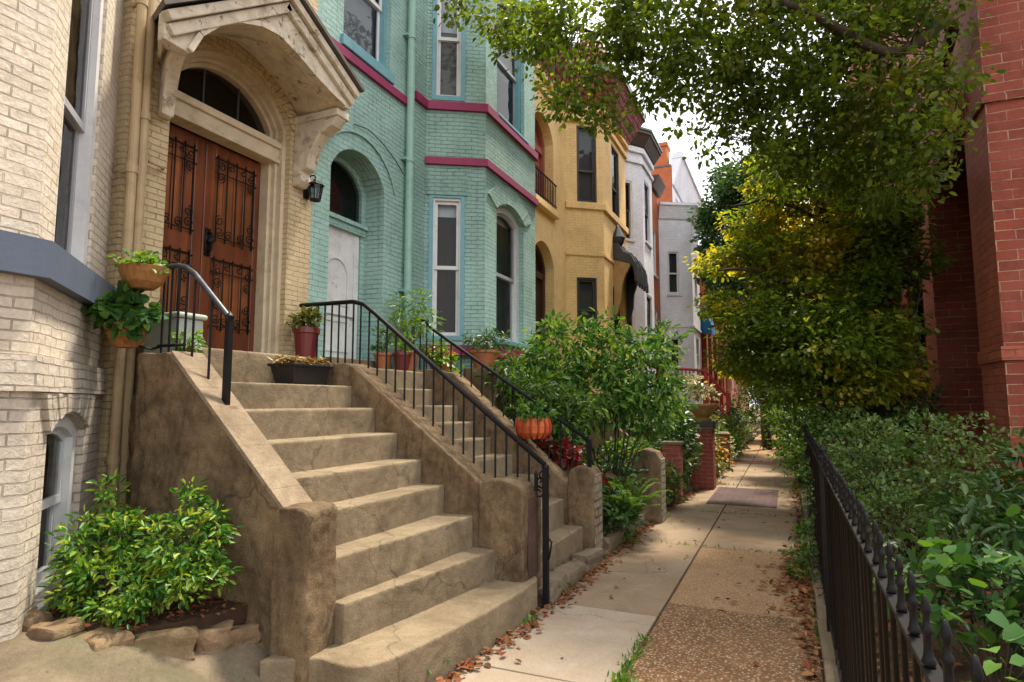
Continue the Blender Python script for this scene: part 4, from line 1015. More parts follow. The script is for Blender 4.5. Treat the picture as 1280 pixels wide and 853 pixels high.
mb = MB(); band(mb, [(-3.3,37.5),(-3.3,62)], 8.5, 9, .1, 0, .4); mb.build('cornice', M_WHITE, h); house_shell(h, [(-3.3,37.5),(-3.3,62)], 0, 9, -12)
# awning
t = thing('awning', 'bright blue cloth awning projecting past the far white house', 'awning', (-3.0, 25.3, 4.2))
mb = MB(); pr = [(-3.42,5.22),(-2.95,5.18),(-2.72,4.95),(-2.62,4.62),(-2.60,4.25),(-2.64,4.25),(-2.70,4.6),(-2.98,5.05),(-3.42,5.10)]
mb.prism([(x,25.06,z) for x,z in pr], (0,1.5,0)); mb.build('canopy', M_AWN, t)
mb = MB(); mb.quad((-3.42,25.07,5.2),(-3.42,25.07,4.25),(-2.62,25.07,4.25),(-2.75,25.07,5.0)); mb.build('side_flap', M_AWN, t)
mb = MB(); mb.tube([(-3.4,25.1,4.2),(-2.62,25.1,4.26),(-2.62,26.5,4.26)], .02, 6); mb.tube([(-3.0,25.1,4.2),(-3.0,25.1,2.0)], .04, 8); mb.build('frame', M_REDPAINT, t)
# red porch railing
t = thing('porch_railing', 'red painted wooden porch railing in front of the far white house', 'railing', (-2.9, 21.2, 1.9))
mb = MB()
P0, P1, P2 = Vector((-3.35,21.1,0)), Vector((-2.42,21.1,0)), Vector((-1.75,21.1,0))
mb.tube([(P0.x,21.1,2.72),(P1.x,21.1,2.62),(P2.x,21.1,1.75)], .05, 6); mb.tube([(P0.x,21.1,1.98),(P1.x,21.1,1.92),(P2.x,21.1,1.05)], .04, 6); mb.build('handrail', M_REDPAINT, t)
for i in range(13):
    k = i/12; x = -3.3 + 1.5*k; zt = 2.70 if x < -2.42 else 2.62 - (x+2.42)*1.3
    mb = MB(); mb.tube([(x,21.1,zt-.72),(x,21.1,zt)], .022, 6); mb.build('baluster', M_REDPAINT, t)
for x, zt in ((-2.42,2.75),(-1.75,1.9)): mb = MB(); mb.box(x-.06,x+.06,21.04,21.16,zt-1.2,zt); mb.build('post', M_REDPAINT, t)
t = thing('stoop', 'far concrete stoop behind the red porch railing', 'steps', (-3, 21.8, 0))
for i in range(8): mb = MB(); mb.box(-4.4, -1.55-.24*i-.3, 21.15, 22.2, .24*i, .24*(i+1)-.002); mb.build('step', M_STEP, t)

# ------------------------------------------------------------------ red brick row on the right
RX = 2.15
h = thing('rowhouse', 'dark red brick house with pale mortar and tall recessed porch on the right', 'house', (RX, 8.3, 0))
fs = Frame((RX+6, 8.25), (RX, 8.25))              # side wall faces the camera
# frame left-to-right seen from outside: outside is -Y so left is -X
fs = Frame((RX, 8.25), (RX+6, 8.25)); ff = Frame((RX, 40), (RX, 8.25))
T = lambda y: 40 - y
op = rect(T(11.45), T(9.15), 1.0, 5.22); win = [rect(T(13.7), T(12.25), 2.33, 4.6)] + [rect(T(y+1.3), T(y), 2.3, 4.6) for y in (17, 21, 25, 29)] + [rect(T(y+1.3), T(y), 5.9, 7.9) for y in (12.3, 17, 21, 25, 29)]
mb = MB(); wall(mb, fs, rect(0, 6, -.3, 10)); mb.build('side_wall', M_RED, h)
mb = MB(); wall(mb, ff, rect(0, ff.L, -.3, 10), [op]+win, [1.25]+[.14]*len(win), 0, 0, 1); mb.fbox(ff, T(11.5), T(9.1), .9, 5.3, -1.3, -1.25, 1); mb.build('wall', [M_REDLIT, M_RED], h)
for q in win: window(h, ff, q[0][0], q[1][0], q[0][1], q[2][1], 0, .1, .09, M_DKSASH, M_DKSASH, .5, M_CURT, 0, sill=M_COPING)
mb = MB(); band(mb, [ff.pt(T(9.15)+.0,0), ff.pt(ff.L,0), fs.pt(6,0)], 4.93, 5.0, .035); mb.build('string_course', M_RED, h)
mb = MB(); band(mb, [ff.pt(T(9.15),0), ff.pt(ff.L,0), fs.pt(6,0)], 2.05, 2.2, .03); mb.build('water_table', M_REDLIT, h)
mb = MB(); mb.fbox(ff, T(11.6), T(9.05), 5.0, 5.225, -.10, .06); mb.fbox(ff, T(11.7), T(8.95), 5.23, 5.40, -.1, .10); lint = mb.build('lintel', M_REDLIT, h, bevel=.01)
mb = MB(); mb.fbox(ff, T(10.9), T(9.9), 1.0, 3.4, -1.245, -1.2); dr = mb.build('door', M_DARKDOOR, h)
mb = MB(); ring(mb, ff, rect(T(11.05),T(9.75),1.0,3.75), rect(T(10.9),T(9.9),1.0,3.5), -1.12, -1.25); mb.build('door_casing', M_CREAMTRIM, h)
mb = MB(); band(mb, [(RX,40), (RX,8.25), (RX+6,8.25)], 9.3, 10, .1, 0, .4); mb.build('cornice', M_REDLIT, h)
mb = MB(); mb.prism([(RX+.03,40,9.9),(RX+8,40,9.9),(RX+8,8.28,9.9),(RX+.03,8.28,9.9)], (0,0,.08)); mb.build('roof', M_ROOF, h)

# ------------------------------------------------------------------ ground and path
def sm(a, b, x): t = min(1, max(0, (x-a)/(b-a))); return t*t*(3-2*t)
def hnoise(x, y): return math.sin(x*7.1+y*3.3)*.5 + math.sin(x*2.7-y*5.9+1.3)*.5
def gh(x, y):
    z = -.03
    if x < -1.9: z = -.03 + sm(-2.0, -2.5, x)*.17*(1 if y > 4.6 else .4)
    if x > .3: z = -.03 + sm(.28, .6, x)*.10 + .015*hnoise(x, y)
    return z
xs = [-200, -60, -20, -9] + [-5+.25*i for i in range(13)] + [-1.9, -1.8, -1, 0, .2, .3, .45, .6, .8, 1.0, 1.3, 1.6, 2.0, 3, 5, 9, 20, 60, 200]
ys = [-200, -60, -20, -6] + [-2+.5*i for i in range(100)] + [55, 70, 120, 260]
mb = MB(); nx = len(xs)
mb.add([(x, y, gh(x, y)) for y in ys for x in xs], [(j*nx+i, j*nx+i+1, (j+1)*nx+i+1, (j+1)*nx+i) for j in range(len(ys)-1) for i in range(nx-1)])
g = mb.build('ground', M_GROUND, smooth=True); tag(g, kind='structure')
# sloping old concrete apron below the planting bed
def apz(x, y): return .02 + .43*sm(-2.05, -3.15, x+.12*math.sin(y*3.1)) + .02*hnoise(x*1.3, y*1.7) - .10*sm(2.2, 3.2, y)*(1-sm(-2.4, -3.0, x))
mb = MB(); ax = [-4.7+.09*i for i in range(32)]; ay = [-3+.12*i for i in range(52)]; nx = len(ax)
mb.add([(x, y, apz(x, y)) for y in ay for x in ax], [(j*nx+i, j*nx+i+1, (j+1)*nx+i+1, (j+1)*nx+i) for j in range(len(ay)-1) for i in range(nx-1)])
tag(mb.build('concrete_apron', M_APRON, smooth=True), kind='structure')
# soil under the slabs
mb = MB(); mb.box(-1.88, .13, -3, 34, -.04, -.022); tag(mb.build('path_bed', M_GROUND), kind='structure')
def slab_row(name, joints, x0, x1, mats, seed):
    rr = random.Random(seed)
    for (a, b), m in zip(zip(joints[:-1], joints[1:]), mats):
        dz = [rr.uniform(-.004, .006) for _ in range(4)]
        xl = x0(a), x0(b)
        g_ = .006
        mb = MB()
        P = [(xl[0], a+g_), (x1-g_, a+g_), (x1-g_, b-g_), (xl[1], b-g_)]
        mb.add([(x, y, -.05) for x, y in P] + [(x, y, .002+d) for (x, y), d in zip(P, dz)], [(0,3,2,1),(4,5,6,7),(0,1,5,4),(1,2,6,5),(2,3,7,6),(3,0,4,7)])
        tag(mb.build(name, m, bevel=.008), kind='structure')
xl = lambda y: -1.86 + .06*sm(3, 5, y) + .25*sm(9, 14, y) + .12*sm(18, 30, y)
slab_row('path', [-3, -.8, 1.35, 3.56, 4.86, 7.38, 9.66, 12.9, 15.6, 18.3, 19.2, 23.6, 28.0, 34], xl, -.955, [M_SLAB]*4+[M_SLABDK, M_SLABDK, M_SLABDK, M_SLABDK, M_SLABDK, M_SLAB, M_AGGLT, M_AGGLT, M_AGGLT], 2)
slab_row('path', [-3, 1.2, 5.22, 7.32, 9.66, 12.9, 15.6, 18.3, 19.3, 23.6, 28.0, 34], lambda y: -.943, .125, [M_AGG, M_AGG, M_AGGLT, M_SLABDK, M_SLABDK, M_SLABDK, M_SLABDK, M_SLAB, M_AGGLT, M_AGGLT, M_AGGLT], 3)
M_PATCH = brick('path_brick_patch', (.085,.045,.042), (.06,.034,.032), (.05,.036,.028), bw=.2, rh=.1, bmp=.5, stain=(.06,.04,.03), streak=0)
M_PATCH2 = brick('path_brick_strip', (.22,.075,.042), (.18,.06,.035), (.12,.075,.05), bw=.2, rh=.1, bmp=.5, streak=0)
mb = MB(); mb.box(-1.25,-.22,10.4,12.45,-.02,.016); tag(mb.build('brick_path_patch', M_PATCH, bevel=.004), kind='structure')
mb = MB(); mb.box(-1.45,.10,17.5,18.25,-.02,.016); tag(mb.build('brick_path_strip', M_PATCH2, bevel=.004), kind='structure')
# kerb under the fence
mb = MB()
for i in range(18):
    y = -.5+.75*i; mb.obox((.205+random.uniform(-.006,.006), y, .0+random.uniform(-.006,.008)), .15, .742, .10, random.uniform(-.012,.012))
tag(mb.build('fence_kerb', M_KERB, bevel=.012), kind='structure')

def stone(mb, c, s, rz, seed, rough=.16, n=3):
    rr = random.Random(seed); bm = bmesh.new(); bmesh.ops.create_cube(bm, size=1)
    bmesh.ops.subdivide_edges(bm, edges=bm.edges[:], cuts=n, use_grid_fill=True)
    M = Matrix.Translation(c) @ Matrix.Rotation(rz, 4, 'Z') @ Matrix.Rotation(rr.uniform(-.1,.1), 4, 'X') @ Matrix.Rotation(rr.uniform(-.08,.08), 4, 'Y')
    ph = [rr.uniform(0, 6) for _ in range(6)]
    for v in bm.verts:
        p = v.co.copy(); r = p.length; q = p*(1 - .16*max(0, r-.55))
        k = 1 + rough*(math.sin(p.x*5+ph[0])*math.sin(p.y*6+ph[1]) + .6*math.sin(p.z*7+ph[2]+p.x*4)) + rr.uniform(-.03,.03)
        q = Vector((q.x*s[0]*k, q.y*s[1]*k, q.z*s[2]*k)); v.co = M @ q
    mb.add([v.co for v in bm.verts], [[v.index for v in f.verts] for f in bm.faces]); bm.free()
def stone_thing(name, label, cat, group, c, s, rz, seed, m, rough=.16):
    mb = MB(); stone(mb, c, s, rz, seed, rough); o = mb.build(name, m, smooth=False, bevel=.01)
    tag(o, label, cat, group); return o
# stones round the planting bed at the greige house
bed = [(-3.66,2.03,.50),(-3.40,2.03,.47),(-3.13,2.08,.45),(-2.96,2.30,.42),(-2.88,2.52,.39),(-2.83,2.68,.36)]
lab = ['mossy brown bed stone against the greige house corner, leftmost of the curved edging','second brown bed stone from the greige house corner','squarish brown bed stone at the front bend of the planting bed','long split brown bed stone right of the front bend of the planting bed','flat brown bed stone between the long split stone and the stoop wall','last brown bed stone tucked against the stoop side wall']
szs = [(.20,.19,.17),(.23,.18,.17),(.25,.18,.16),(.28,.17,.15),(.20,.15,.14),(.17,.13,.12)]
rzs = [.35,.05,-.1,.95,1.2,1.2]
for i, ((x, y, z), l, s, r_) in enumerate(zip(bed, lab, szs, rzs)):
    stone_thing('edging_stone', l, 'stone', 'stones edging the bed by the greige house', (x, y, z-.055), (s[0]*1.05,s[1]*.9,s[2]*.95), r_, 40+i, M_STONE, .15)
# mulch in that bed
mb = MB(); poly = [(-3.62,2.06),(-3.12,2.12),(-2.93,2.4),(-2.86,2.74),(-3.9,2.74),(-4.35,2.72)]
n0 = 26; cx, cy = -3.45, 2.5
mb.prism([(x, y, .36) for x, y in poly], (0, 0, .10)); mu = mb.build('mulch', M_MULCH); tag(mu, 'dark brown mulch in the small planting bed by the stoop wall', 'mulch', kind='stuff')
pp = np.array([[random.uniform(-4.1,-2.85), random.uniform(2.05,2.74), .462] for _ in range(900)])
pp = pp[(pp[:,0] > -3.66-.9*(pp[:,1]-2.05)) & (pp[:,1] > 2.1+(pp[:,0] > -3.1)*(pp[:,0]+3.1)*1.9)]
leaves('mulch_chips', pp, RNG.normal(size=(len(pp),3))*[1,1,.35], RNG.uniform(.02,.055,len(pp)), T_DIAM, L_DRY, mu, .7)
# rough kerb stones along the left edge of the path
kerb = [(4.98,.42,.16),(5.45,.5,.15),(6.05,.6,.17),(6.80,.55,.20),(7.35,.55,.15),(7.95,.6,.18),(8.45,.5,.2),(9.1,.65,.2),(9.85,.5,.17),(10.5,.6,.18)]
klab = ['rough kerb stone beside the iron railing foot','low tan kerb stone in front of the second stoop','broken mossy kerb stone below the second stoop pier','long flat kerb stone in front of the fern bed','tan kerb block at the foot of the fern','square kerb block before the low stone pier','kerb block beside the arched stone pier','long kerb block past the arched stone pier','small kerb block by the short brick stub','rounded kerb block beyond the brick stub']
for i, ((y, l, hh), lb) in enumerate(zip(kerb, klab)):
    stone_thing('kerb_stone', lb, 'kerb stone', 'rough stones edging the left side of the path', (xl(y)-(.055 if y < 6.6 else .09), y, .05), (.22 if y > 6.6 else .17, l, hh*1.15), random.uniform(-.06,.06), 70+i, M_KERB, .10)
y = 11.2; i = 0
while y < 31:
    l = random.uniform(.4, .8)
    stone_thing('kerb_stone', 'small rough kerb stone along the far left edge of the path beyond the brick stub', 'kerb stone', 'far rough kerb stones', (xl(y)-.13+random.uniform(-.05,.05), y+l/2, .03), (.26, l*.95, random.uniform(.14,.26)), random.uniform(-.15,.15), 100+i, M_KERB, .14)
    y += l+random.uniform(.02,.25); i += 1

# ------------------------------------------------------------------ first stoop
NX = [-1.818,-2.12,-2.315,-2.58,-2.80,-3.045,-3.27,-3.53]
NZ = [.239,.463,.71,.933,1.13,1.343,1.552,1.742]
YL, YR = 2.97, 4.48
st = thing('stoop', 'broad concrete stoop with eight steps between sloping cheek walls below the wooden door', 'steps', (-2.6, 3.7, 0))
plan = [(-2.62,2.60),(-2.46,2.70),(-2.36,2.76),(-2.25,2.745),(-2.17,2.735),(-2.10,2.75),(-2.05,2.80),(-2.01,2.88),(-1.975,3.0),(-1.94,3.18),(-1.91,3.38),(-1.857,3.76),(-1.83,4.14),(-1.818,4.35),(-1.83,4.62),(-1.87,4.70),(-2.3,4.75),(-3,4.47),(-3,2.98),(-2.62,2.9)]
mb = MB(); mb.prism([(x, y, -.1) for x, y in plan], (0, 0, NZ[0]+.1)); mb.build('step', M_STEP, st, bevel=.022, seg=3)
LX = {1: -2.345, 2: -2.43, 3: -2.62}
for i in range(1, 8):
    a = LX.get(i, NX[i]-.02); b = NX[i]
    mb = MB(); back = -4.05 if i == 7 else NX[min(i+1, 7)]-.2
    e = 0 if i > 1 else .02
    poly = [(b, YR+e), (back, YR), (back, YL-.02), (a, YL-.02), (a+(b-a)*.4+.012, YL+.6)]
    z0 = NZ[i-1]-.12
    mb.prism([(x, y, z0) for x, y in poly], (0, 0, NZ[i]-z0)); mb.build('step', M_STEP, st, bevel=.018, seg=3)
mb = MB(); mb.box(-4.41, -4.03, 3.06, YR-.01, 1.5, 2.015); mb.build('threshold', M_STEP, st, bevel=.02)
mb = MB(); mb.box(-4.41, -3.9, 3.02, YR-.005, -.1, 1.6); mb.build('landing', M_CHEEK, st)
mb = MB(); mb.obox((-4.02, 4.40, 1.83), .16, .12, .17, .1); mb.build('loose_block', M_STEP, st, bevel=.02)
def rough_prism(name, prof, y0, y1, m, parent, seed, amp=.010, bev=.010, mcap=None):
    """profile in (x,z), swept y0..y1, cut into a fine lattice so the stucco can undulate"""
    mb = MB(); mb.prism([(x, y0, z) for x, z in prof], (0, y1-y0, 0))
    o = mb.build(name, m, parent)
    b = o.modifiers.new('bevel', 'BEVEL'); b.width = bev; b.segments = 3; b.limit_method = 'ANGLE'; b.angle_limit = R(30)
    rm = o.modifiers.new('remesh', 'REMESH'); rm.mode = 'VOXEL'; rm.voxel_size = .014; rm.use_smooth_shade = True
    tx = bpy.data.textures.get('stucco_noise') or bpy.data.textures.new('stucco_noise', 'CLOUDS'); tx.noise_scale = .11; tx.noise_depth = 5
    dm = o.modifiers.new('undulation', 'DISPLACE'); dm.texture = tx; dm.strength = amp*3; dm.mid_level = .5; dm.texture_coords = 'LOCAL'
    return o
def weather(o, amp=.010, vox=.018):
    for m in list(o.modifiers): o.modifiers.remove(m)
    b = o.modifiers.new('bevel', 'BEVEL'); b.width = .006; b.segments = 2; b.limit_method = 'ANGLE'; b.angle_limit = R(30)
    rm = o.modifiers.new('remesh', 'REMESH'); rm.mode = 'VOXEL'; rm.voxel_size = vox; rm.use_smooth_shade = True
    tx = bpy.data.textures.get('worn_noise') or bpy.data.textures.new('worn_noise', 'CLOUDS'); tx.noise_scale = .06; tx.noise_depth = 4
    dm = o.modifiers.new('wear', 'DISPLACE'); dm.texture = tx; dm.strength = amp; dm.mid_level = .5; dm.texture_coords = 'LOCAL'
for o in list(st.children):
    if o.name.split('.')[0] in ('step', 'threshold'): weather(o, .007, .0115)
# left cheek: flat top then slope, square pier at the foot
rough_prism('cheek_wall', [(-3.92,-.1),(-3.92,1.92),(-3.66,1.925),(-3.58,1.90),(-2.62,1.0),(-2.55,.95),(-2.55,-.1)], 2.745, 2.975, M_CHEEK, st, 1, .012)
mb = MB()
for i in range(8):
    a, b = -3.60+.126*i, -3.60+.126*(i+1)-.0
    za, zb = 1.925-(a+3.60)*.937, 1.925-(b+3.60)*.937
    mb.prism([(a,2.742,za-.03),(b,2.742,zb-.03),(b,2.742,zb+.006),(a,2.742,za+.006)], (0,.236,0))
mb.build('cheek_cap', M_COPING, st, bevel=.004)
rough_prism('pier', [(-2.655,-.1),(-2.655,.995),(-2.62,1.02),(-2.44,1.02),(-2.405,.99),(-2.40,-.1)], 2.70, 2.965, M_CHEEK, st, 2, .010, .02)
# back remnant of wall in the nook
rough_prism('wall_stub', [(-4.36,-.1),(-4.36,1.62),(-4.30,1.66),(-4.12,1.60),(-4.0,1.3),(-3.95,-.1)], 3.0, 3.12, M_CHEEK, st, 3, .02)
# right cheek and pier
rough_prism('cheek_wall', [(-4.40,-.1),(-4.40,1.95),(-3.62,1.95),(-3.52,1.91),(-2.25,.955),(-2.2,.9),(-2.2,-.1)], YR, 4.80, M_CHEEK, st, 4, .010)
prof = [(-2.275,.1),(-2.275,.93),(-2.24,.975),(-2.17,.995),(-2.06,1.0),(-1.96,.985),(-1.90,.94),(-1.885,.90),(-1.885,.1)]
rough_prism('pier', prof, YR-.01, 4.86, M_CHEEK, st, 5, .010, .02)
M_OLDRED = brick('old_red_pier_brick', (.15,.07,.055), (.10,.05,.04), (.07,.045,.035), bw=.5, rh=.016, bmp=1.3, stain=(.09,.05,.035), stain_amt=.6, wob=.02)
mb = MB(); mb.box(-1.887,-1.872,4.56,4.76,.25,.86); mb.build('brick_face', M_OLDRED, st, bevel=.01)

# ------------------------------------------------------------------ second stoop (teal house)
s2 = thing('stoop', 'concrete stoop climbing to the weathered white door of the teal house', 'steps', (-2.6, 5.5, 0))
N2 = [(-1.96,.345),(-2.16,.61),(-2.42,.84),(-2.74,1.042),(-3.0,1.216),(-3.2,1.387),(-3.415,1.564),(-3.72,1.747)]
pz = .0
for i, (x, z) in enumerate(N2):
    mb = MB(); back = N2[i+1][0]-.2 if i < 7 else -4.42
    mb.box(back, x, 4.82, 6.22, pz-.15, z); mb.build('step', M_STEP, s2, bevel=.018, seg=3); pz = z
mb = MB(); mb.box(-4.42, -3.86, 4.82, 6.4, 1.5, 1.95); mb.build('landing', M_STEP, s2, bevel=.018)
mb = MB(); mb.box(-4.42, -4.30, 5.1, 6.2, 1.9, 2.07); mb.build('threshold', M_STEP, s2, bevel=.01)
rough_prism('cheek_wall', [(-4.40,-.1),(-4.40,1.98),(-3.75,1.98),(-3.5,1.93),(-2.24,.86),(-2.1,.72),(-2.1,-.1)], 6.22, 6.46, M_CHEEK, s2, 6, .010)
rough_prism('pier', [(-2.12,-.1),(-2.12,.86),(-2.08,.92),(-1.97,.94),(-1.88,.92),(-1.84,.86),(-1.84,-.1)], 6.20, 6.50, M_CHEEK, s2, 7, .010, .03)
M_RUBBLE = brick('rubble_face', (.30,.25,.18), (.24,.19,.13), (.10,.075,.05), bw=.14, rh=.085, ms=.014, bmp=1.4, wob=.03)
mb = MB(); mb.box(-1.85,-1.825,6.23,6.48,.02,.86); mb.build('rubble_face', M_RUBBLE, s2, bevel=.01)

# ------------------------------------------------------------------ iron railings
def railing(name, label, loc, top, bal, group=None, r_top=.018, bottom=None, posts=(), flat=False, twist=False, mtop=None):
    t = thing(name, label, 'railing', loc, group)
    mb = MB(); mb.tube(top, r_top, 8); mb.build('handrail', mtop or M_IRON, t, smooth=True)
    if bottom: mb = MB(); mb.tube(bottom, .011, 6); mb.build('bottom_rail', M_IRON, t, smooth=True)
    for a, b in bal: mb = MB(); mb.tube([a, b], .0085, 6); mb.build('baluster', M_IRON, t)
    for a, b, r_ in posts:
        mb = MB(); mb.box(a[0]-r_, a[0]+r_, a[1]-r_, a[1]+r_, a[2], b[2]); mb.lathe([(r_*1.5,0),(r_*1.5,.012),(r_*.6,.03),(0,.045)], (a[0],a[1],b[2]), 8); mb.build('post', M_IRON, t)
    return t
def on(pl, x):
    for (a, b) in zip(pl[:-1], pl[1:]):
        if min(a[0], b[0])-1e-6 <= x <= max(a[0], b[0])+1e-6 and abs(a[0]-b[0]) > 1e-6:
            k = (x-a[0])/(b[0]-a[0]); return a[1]+(b[1]-a[1])*k, a[2]+(b[2]-a[2])*k
    return pl[-1][1], pl[-1][2]
yr = 4.70
top = [(-4.36,yr,2.55),(-3.70,yr-.03,2.54),(-3.58,yr-.03,2.51),(-3.46,yr-.02,2.42),(-1.80,yr+.02,1.10)]
bal = []
for i in range(9):
    x = -4.30+.085*i; bal.append(((x,yr-.01,1.93),(x,yr-.01,on(top,x)[1])))
for i in range(17):
    x = -3.53+.1*i; zc = 1.91-(x+3.52)*.752 if x > -3.52 else 1.93
    bal.append(((x,yr,max(zc-.02,.85)),(x,yr,on(top,x)[1])))
bot = [(-4.33,yr,1.99),(-3.56,yr,1.99),(-2.0,yr,.83)]
rl = railing('iron_railing', 'long black iron railing down the right cheek wall of the first stoop to the path', (-2.6,yr,1), top, bal, 'iron stair railings', .021, None, [((-1.80,yr+.03,0),(-1.80,yr+.03,1.08),.021),((-1.86,yr-.02,.9),(-1.86,yr-.02,1.02),.012)])
mb = MB(); fz = Frame((-1.9,yr+.05),(-1.7,yr+.05))
for k in range(3): scroll(mb, (.08-.02*k, 1.02-.07*k), .05, fz, .01, 1.3, .007, 1 if k % 2 else -1, k)
mb.tube([(-1.80,yr+.03,.55),(-1.75,yr+.03,.5),(-1.77,yr+.03,.38),(-1.80,yr+.03,.33)], .008, 6)
mb.build('scrollwork', M_IRON, rl, smooth=True)
yl = 2.87
top = [(-3.88,yl,2.52),(-3.74,yl,2.52),(-3.66,yl,2.50),(-3.58,yl,2.45),(-3.26,yl,2.15),(-3.24,yl,2.13)]
bal = [((-3.87+.075*i,yl,1.90),(-3.87+.075*i,yl,on(top,-3.87+.075*i)[1])) for i in range(4)] + [((x,yl,1.925-(x+3.6)*.93-.02),(x,yl,on(top,x)[1])) for x in (-3.57,-3.41)]
railing('iron_railing', 'short black iron railing with worn handrail on the left cheek wall beside the hanging baskets', (-3.5,yl,1.9), top, bal, 'iron stair railings', .020, [(-3.90,yl,1.98),(-3.64,yl,1.98)], [((-3.245,yl,1.55),(-3.245,yl,2.14),.018)], mtop=M_IRONLT)
y2 = 6.34
top = [(-4.15,y2,2.60),(-3.95,y2,2.58),(-3.86,y2,2.48),(-1.92,y2,1.2)]
bal = [((-4.1+.09*i,y2,1.96),(-4.1+.09*i,y2,on(top,-4.1+.09*i)[1])) for i in range(4)] + [((-3.72+.135*i,y2,max(.9,1.93-max(0,-.22+.135*i)*.83)),(-3.72+.135*i,y2,on(top,-3.72+.135*i)[1])) for i in range(13)]
railing('iron_railing', 'black iron railing half hidden by plants on the far cheek wall of the second stoop', (-2.8,y2,1), top, bal, 'iron stair railings', .02, None, [((-1.92,y2,.9),(-1.92,y2,1.2),.018)])

# ------------------------------------------------------------------ iron fence on the right
FX = .207
fe = thing('iron_fence', 'long black wrought iron picket fence with knobbed finials along the right side of the path', 'fence', (FX, 5, 0))
YF0, YF1 = -1.07, 9.45
mb = MB(); mb.box(FX-.015, FX+.015, YF0-.06, YF1, 1.137, 1.149); mb.build('top_rail', M_IRON, fe, bevel=.003)
mb = MB(); mb.box(FX-.016, FX+.016, YF0-.06, YF1, .135, .147); mb.build('bottom_rail', M_IRON, fe, bevel=.003)
npk = 71; stp = (YF1-YF0-.1)/(npk-1)
mb = MB()
pf = [(.0072,.02),(.0072,1.15),(.010,1.151),(.012,1.157),(.009,1.165),(.007,1.175),(.0065,1.200),(.0092,1.206),(.0096,1.213),(.0058,1.220),(.0052,1.232),(.0078,1.240),(.0082,1.247),(.006,1.258),(.003,1.268),(0,1.269)]
mb.lathe(pf, (FX, YF0, 0), 8); pk = mb.build('picket', M_IRON, fe, smooth=True)
for i in range(1, npk):
    c = pk.copy(); C.objects.link(c); c.parent = fe; c.location = (random.uniform(-.004,.004), stp*i+random.uniform(-.006,.006), random.uniform(-.006,.004))
for y in (4.9, 9.45):
    mb = MB(); mb.box(FX-.025,FX+.025,y-.025,y+.025,-.02,1.2); mb.lathe([(.035,0),(.035,.02),(.02,.04),(.03,.07),(.012,.1),(0,.11)], (FX,y,1.2), 10); mb.build('post', M_IRON, fe)

# ------------------------------------------------------------------ pots, baskets, small things
def bowl(r, hgt, t=.02): return [(0,0),(r*.45,.0),(r*.75,hgt*.3),(r*.95,hgt*.75),(r,hgt),(r-t,hgt),(r-t*1.5,hgt*.7),(0,hgt*.6)]
def taper(r0, r1, hgt, rim=.015): return [(0,0),(r0,0),(r1,hgt*.84),(r1+rim,hgt*.85),(r1+rim,hgt),(r1-.01,hgt),(r1-.02,hgt*.85),(0,hgt*.84)]
def potted(name, label, cat, c, prof, m, blobs, n, per, rc, size, tmpl, lm, group=None, up=.6, extra=None, seg=20, nst=6):
    t = thing(name, label, cat, c, group)
    mb = MB(); mb.lathe(prof, c, seg); mb.build('pot' if cat != 'basket' else 'basket', m, t, smooth=False, bevel=.003)
    if blobs:
        P, D, CC = clumps(blobs, n, per, rc, shell=.3)
        leaves('foliage', P, D, size*RNG.uniform(.45,1.45,len(P)), tmpl, lm, t, up)
        if nst: stems('stem', (c[0],c[1],c[2]+prof[3][1]*.9), CC[RNG.choice(len(CC), min(nst,len(CC)), replace=False)], .006, M_STEM, t)
    return t
t = potted('hanging_basket', 'upper brown half round wall basket of small green leaves beside the wooden door', 'basket', (-3.90,2.74,2.35), bowl(.155,.145,.015), M_WICKER, [((-3.90,2.73,2.52),(.15,.14,.05))], 45, 8, .06, .04, T_OVAL, L_BRIGHT, 'brown wall baskets')
mb = MB(); mb.tube([(-3.90,2.74,2.4),(-3.9,2.87,2.42),(-3.86,2.87,2.5)], .008, 6); mb.tube([(-4.05,2.75,2.48),(-4.15,2.86,2.48),(-4.36,2.9,2.48)], .008, 6); mb.build('bracket', M_IRON, t)
t = potted('hanging_basket', 'lower brown half round wall basket with trailing ivy like leaves beside the rain pipes', 'basket', (-4.01,2.72,1.96), bowl(.135,.16,.015), M_WICKER, [((-4.03,2.70,2.21),(.20,.17,.10)),((-3.92,2.66,2.12),(.10,.08,.08)),((-4.13,2.70,2.2),(.10,.1,.08))], 65, 8, .07, .062, T_HEART, L_BROAD, 'brown wall baskets')
mb = MB(); mb.tube([(-4.03,2.7,2.0),(-3.95,2.86,1.96),(-3.85,2.87,1.98)], .009, 6); mb.build('bracket', M_IRON, t)
# tub and orange flowers on the landing behind the short railing
t = thing('plastic_tub', 'pale green plastic tub on the landing behind the short railing', 'tub', (-4.1,3.13,1.62))
mb = MB(); mb.box(-4.28,-3.92,3.03,3.24,1.62,2.2); mb.box(-4.30,-3.90,3.01,3.26,2.2,2.24); mb.build('tub', M_PALE, t, bevel=.015)
potted('potted_plant', 'small orange flower pot in front of the pale tub on the left of the landing', 'potted plant', (-3.82,3.05,1.74), taper(.06,.085,.19), M_STRIPE, [((-3.82,3.05,2.02),(.09,.08,.1))], 16, 7, .05, .045, T_OVAL, L_BRIGHT)
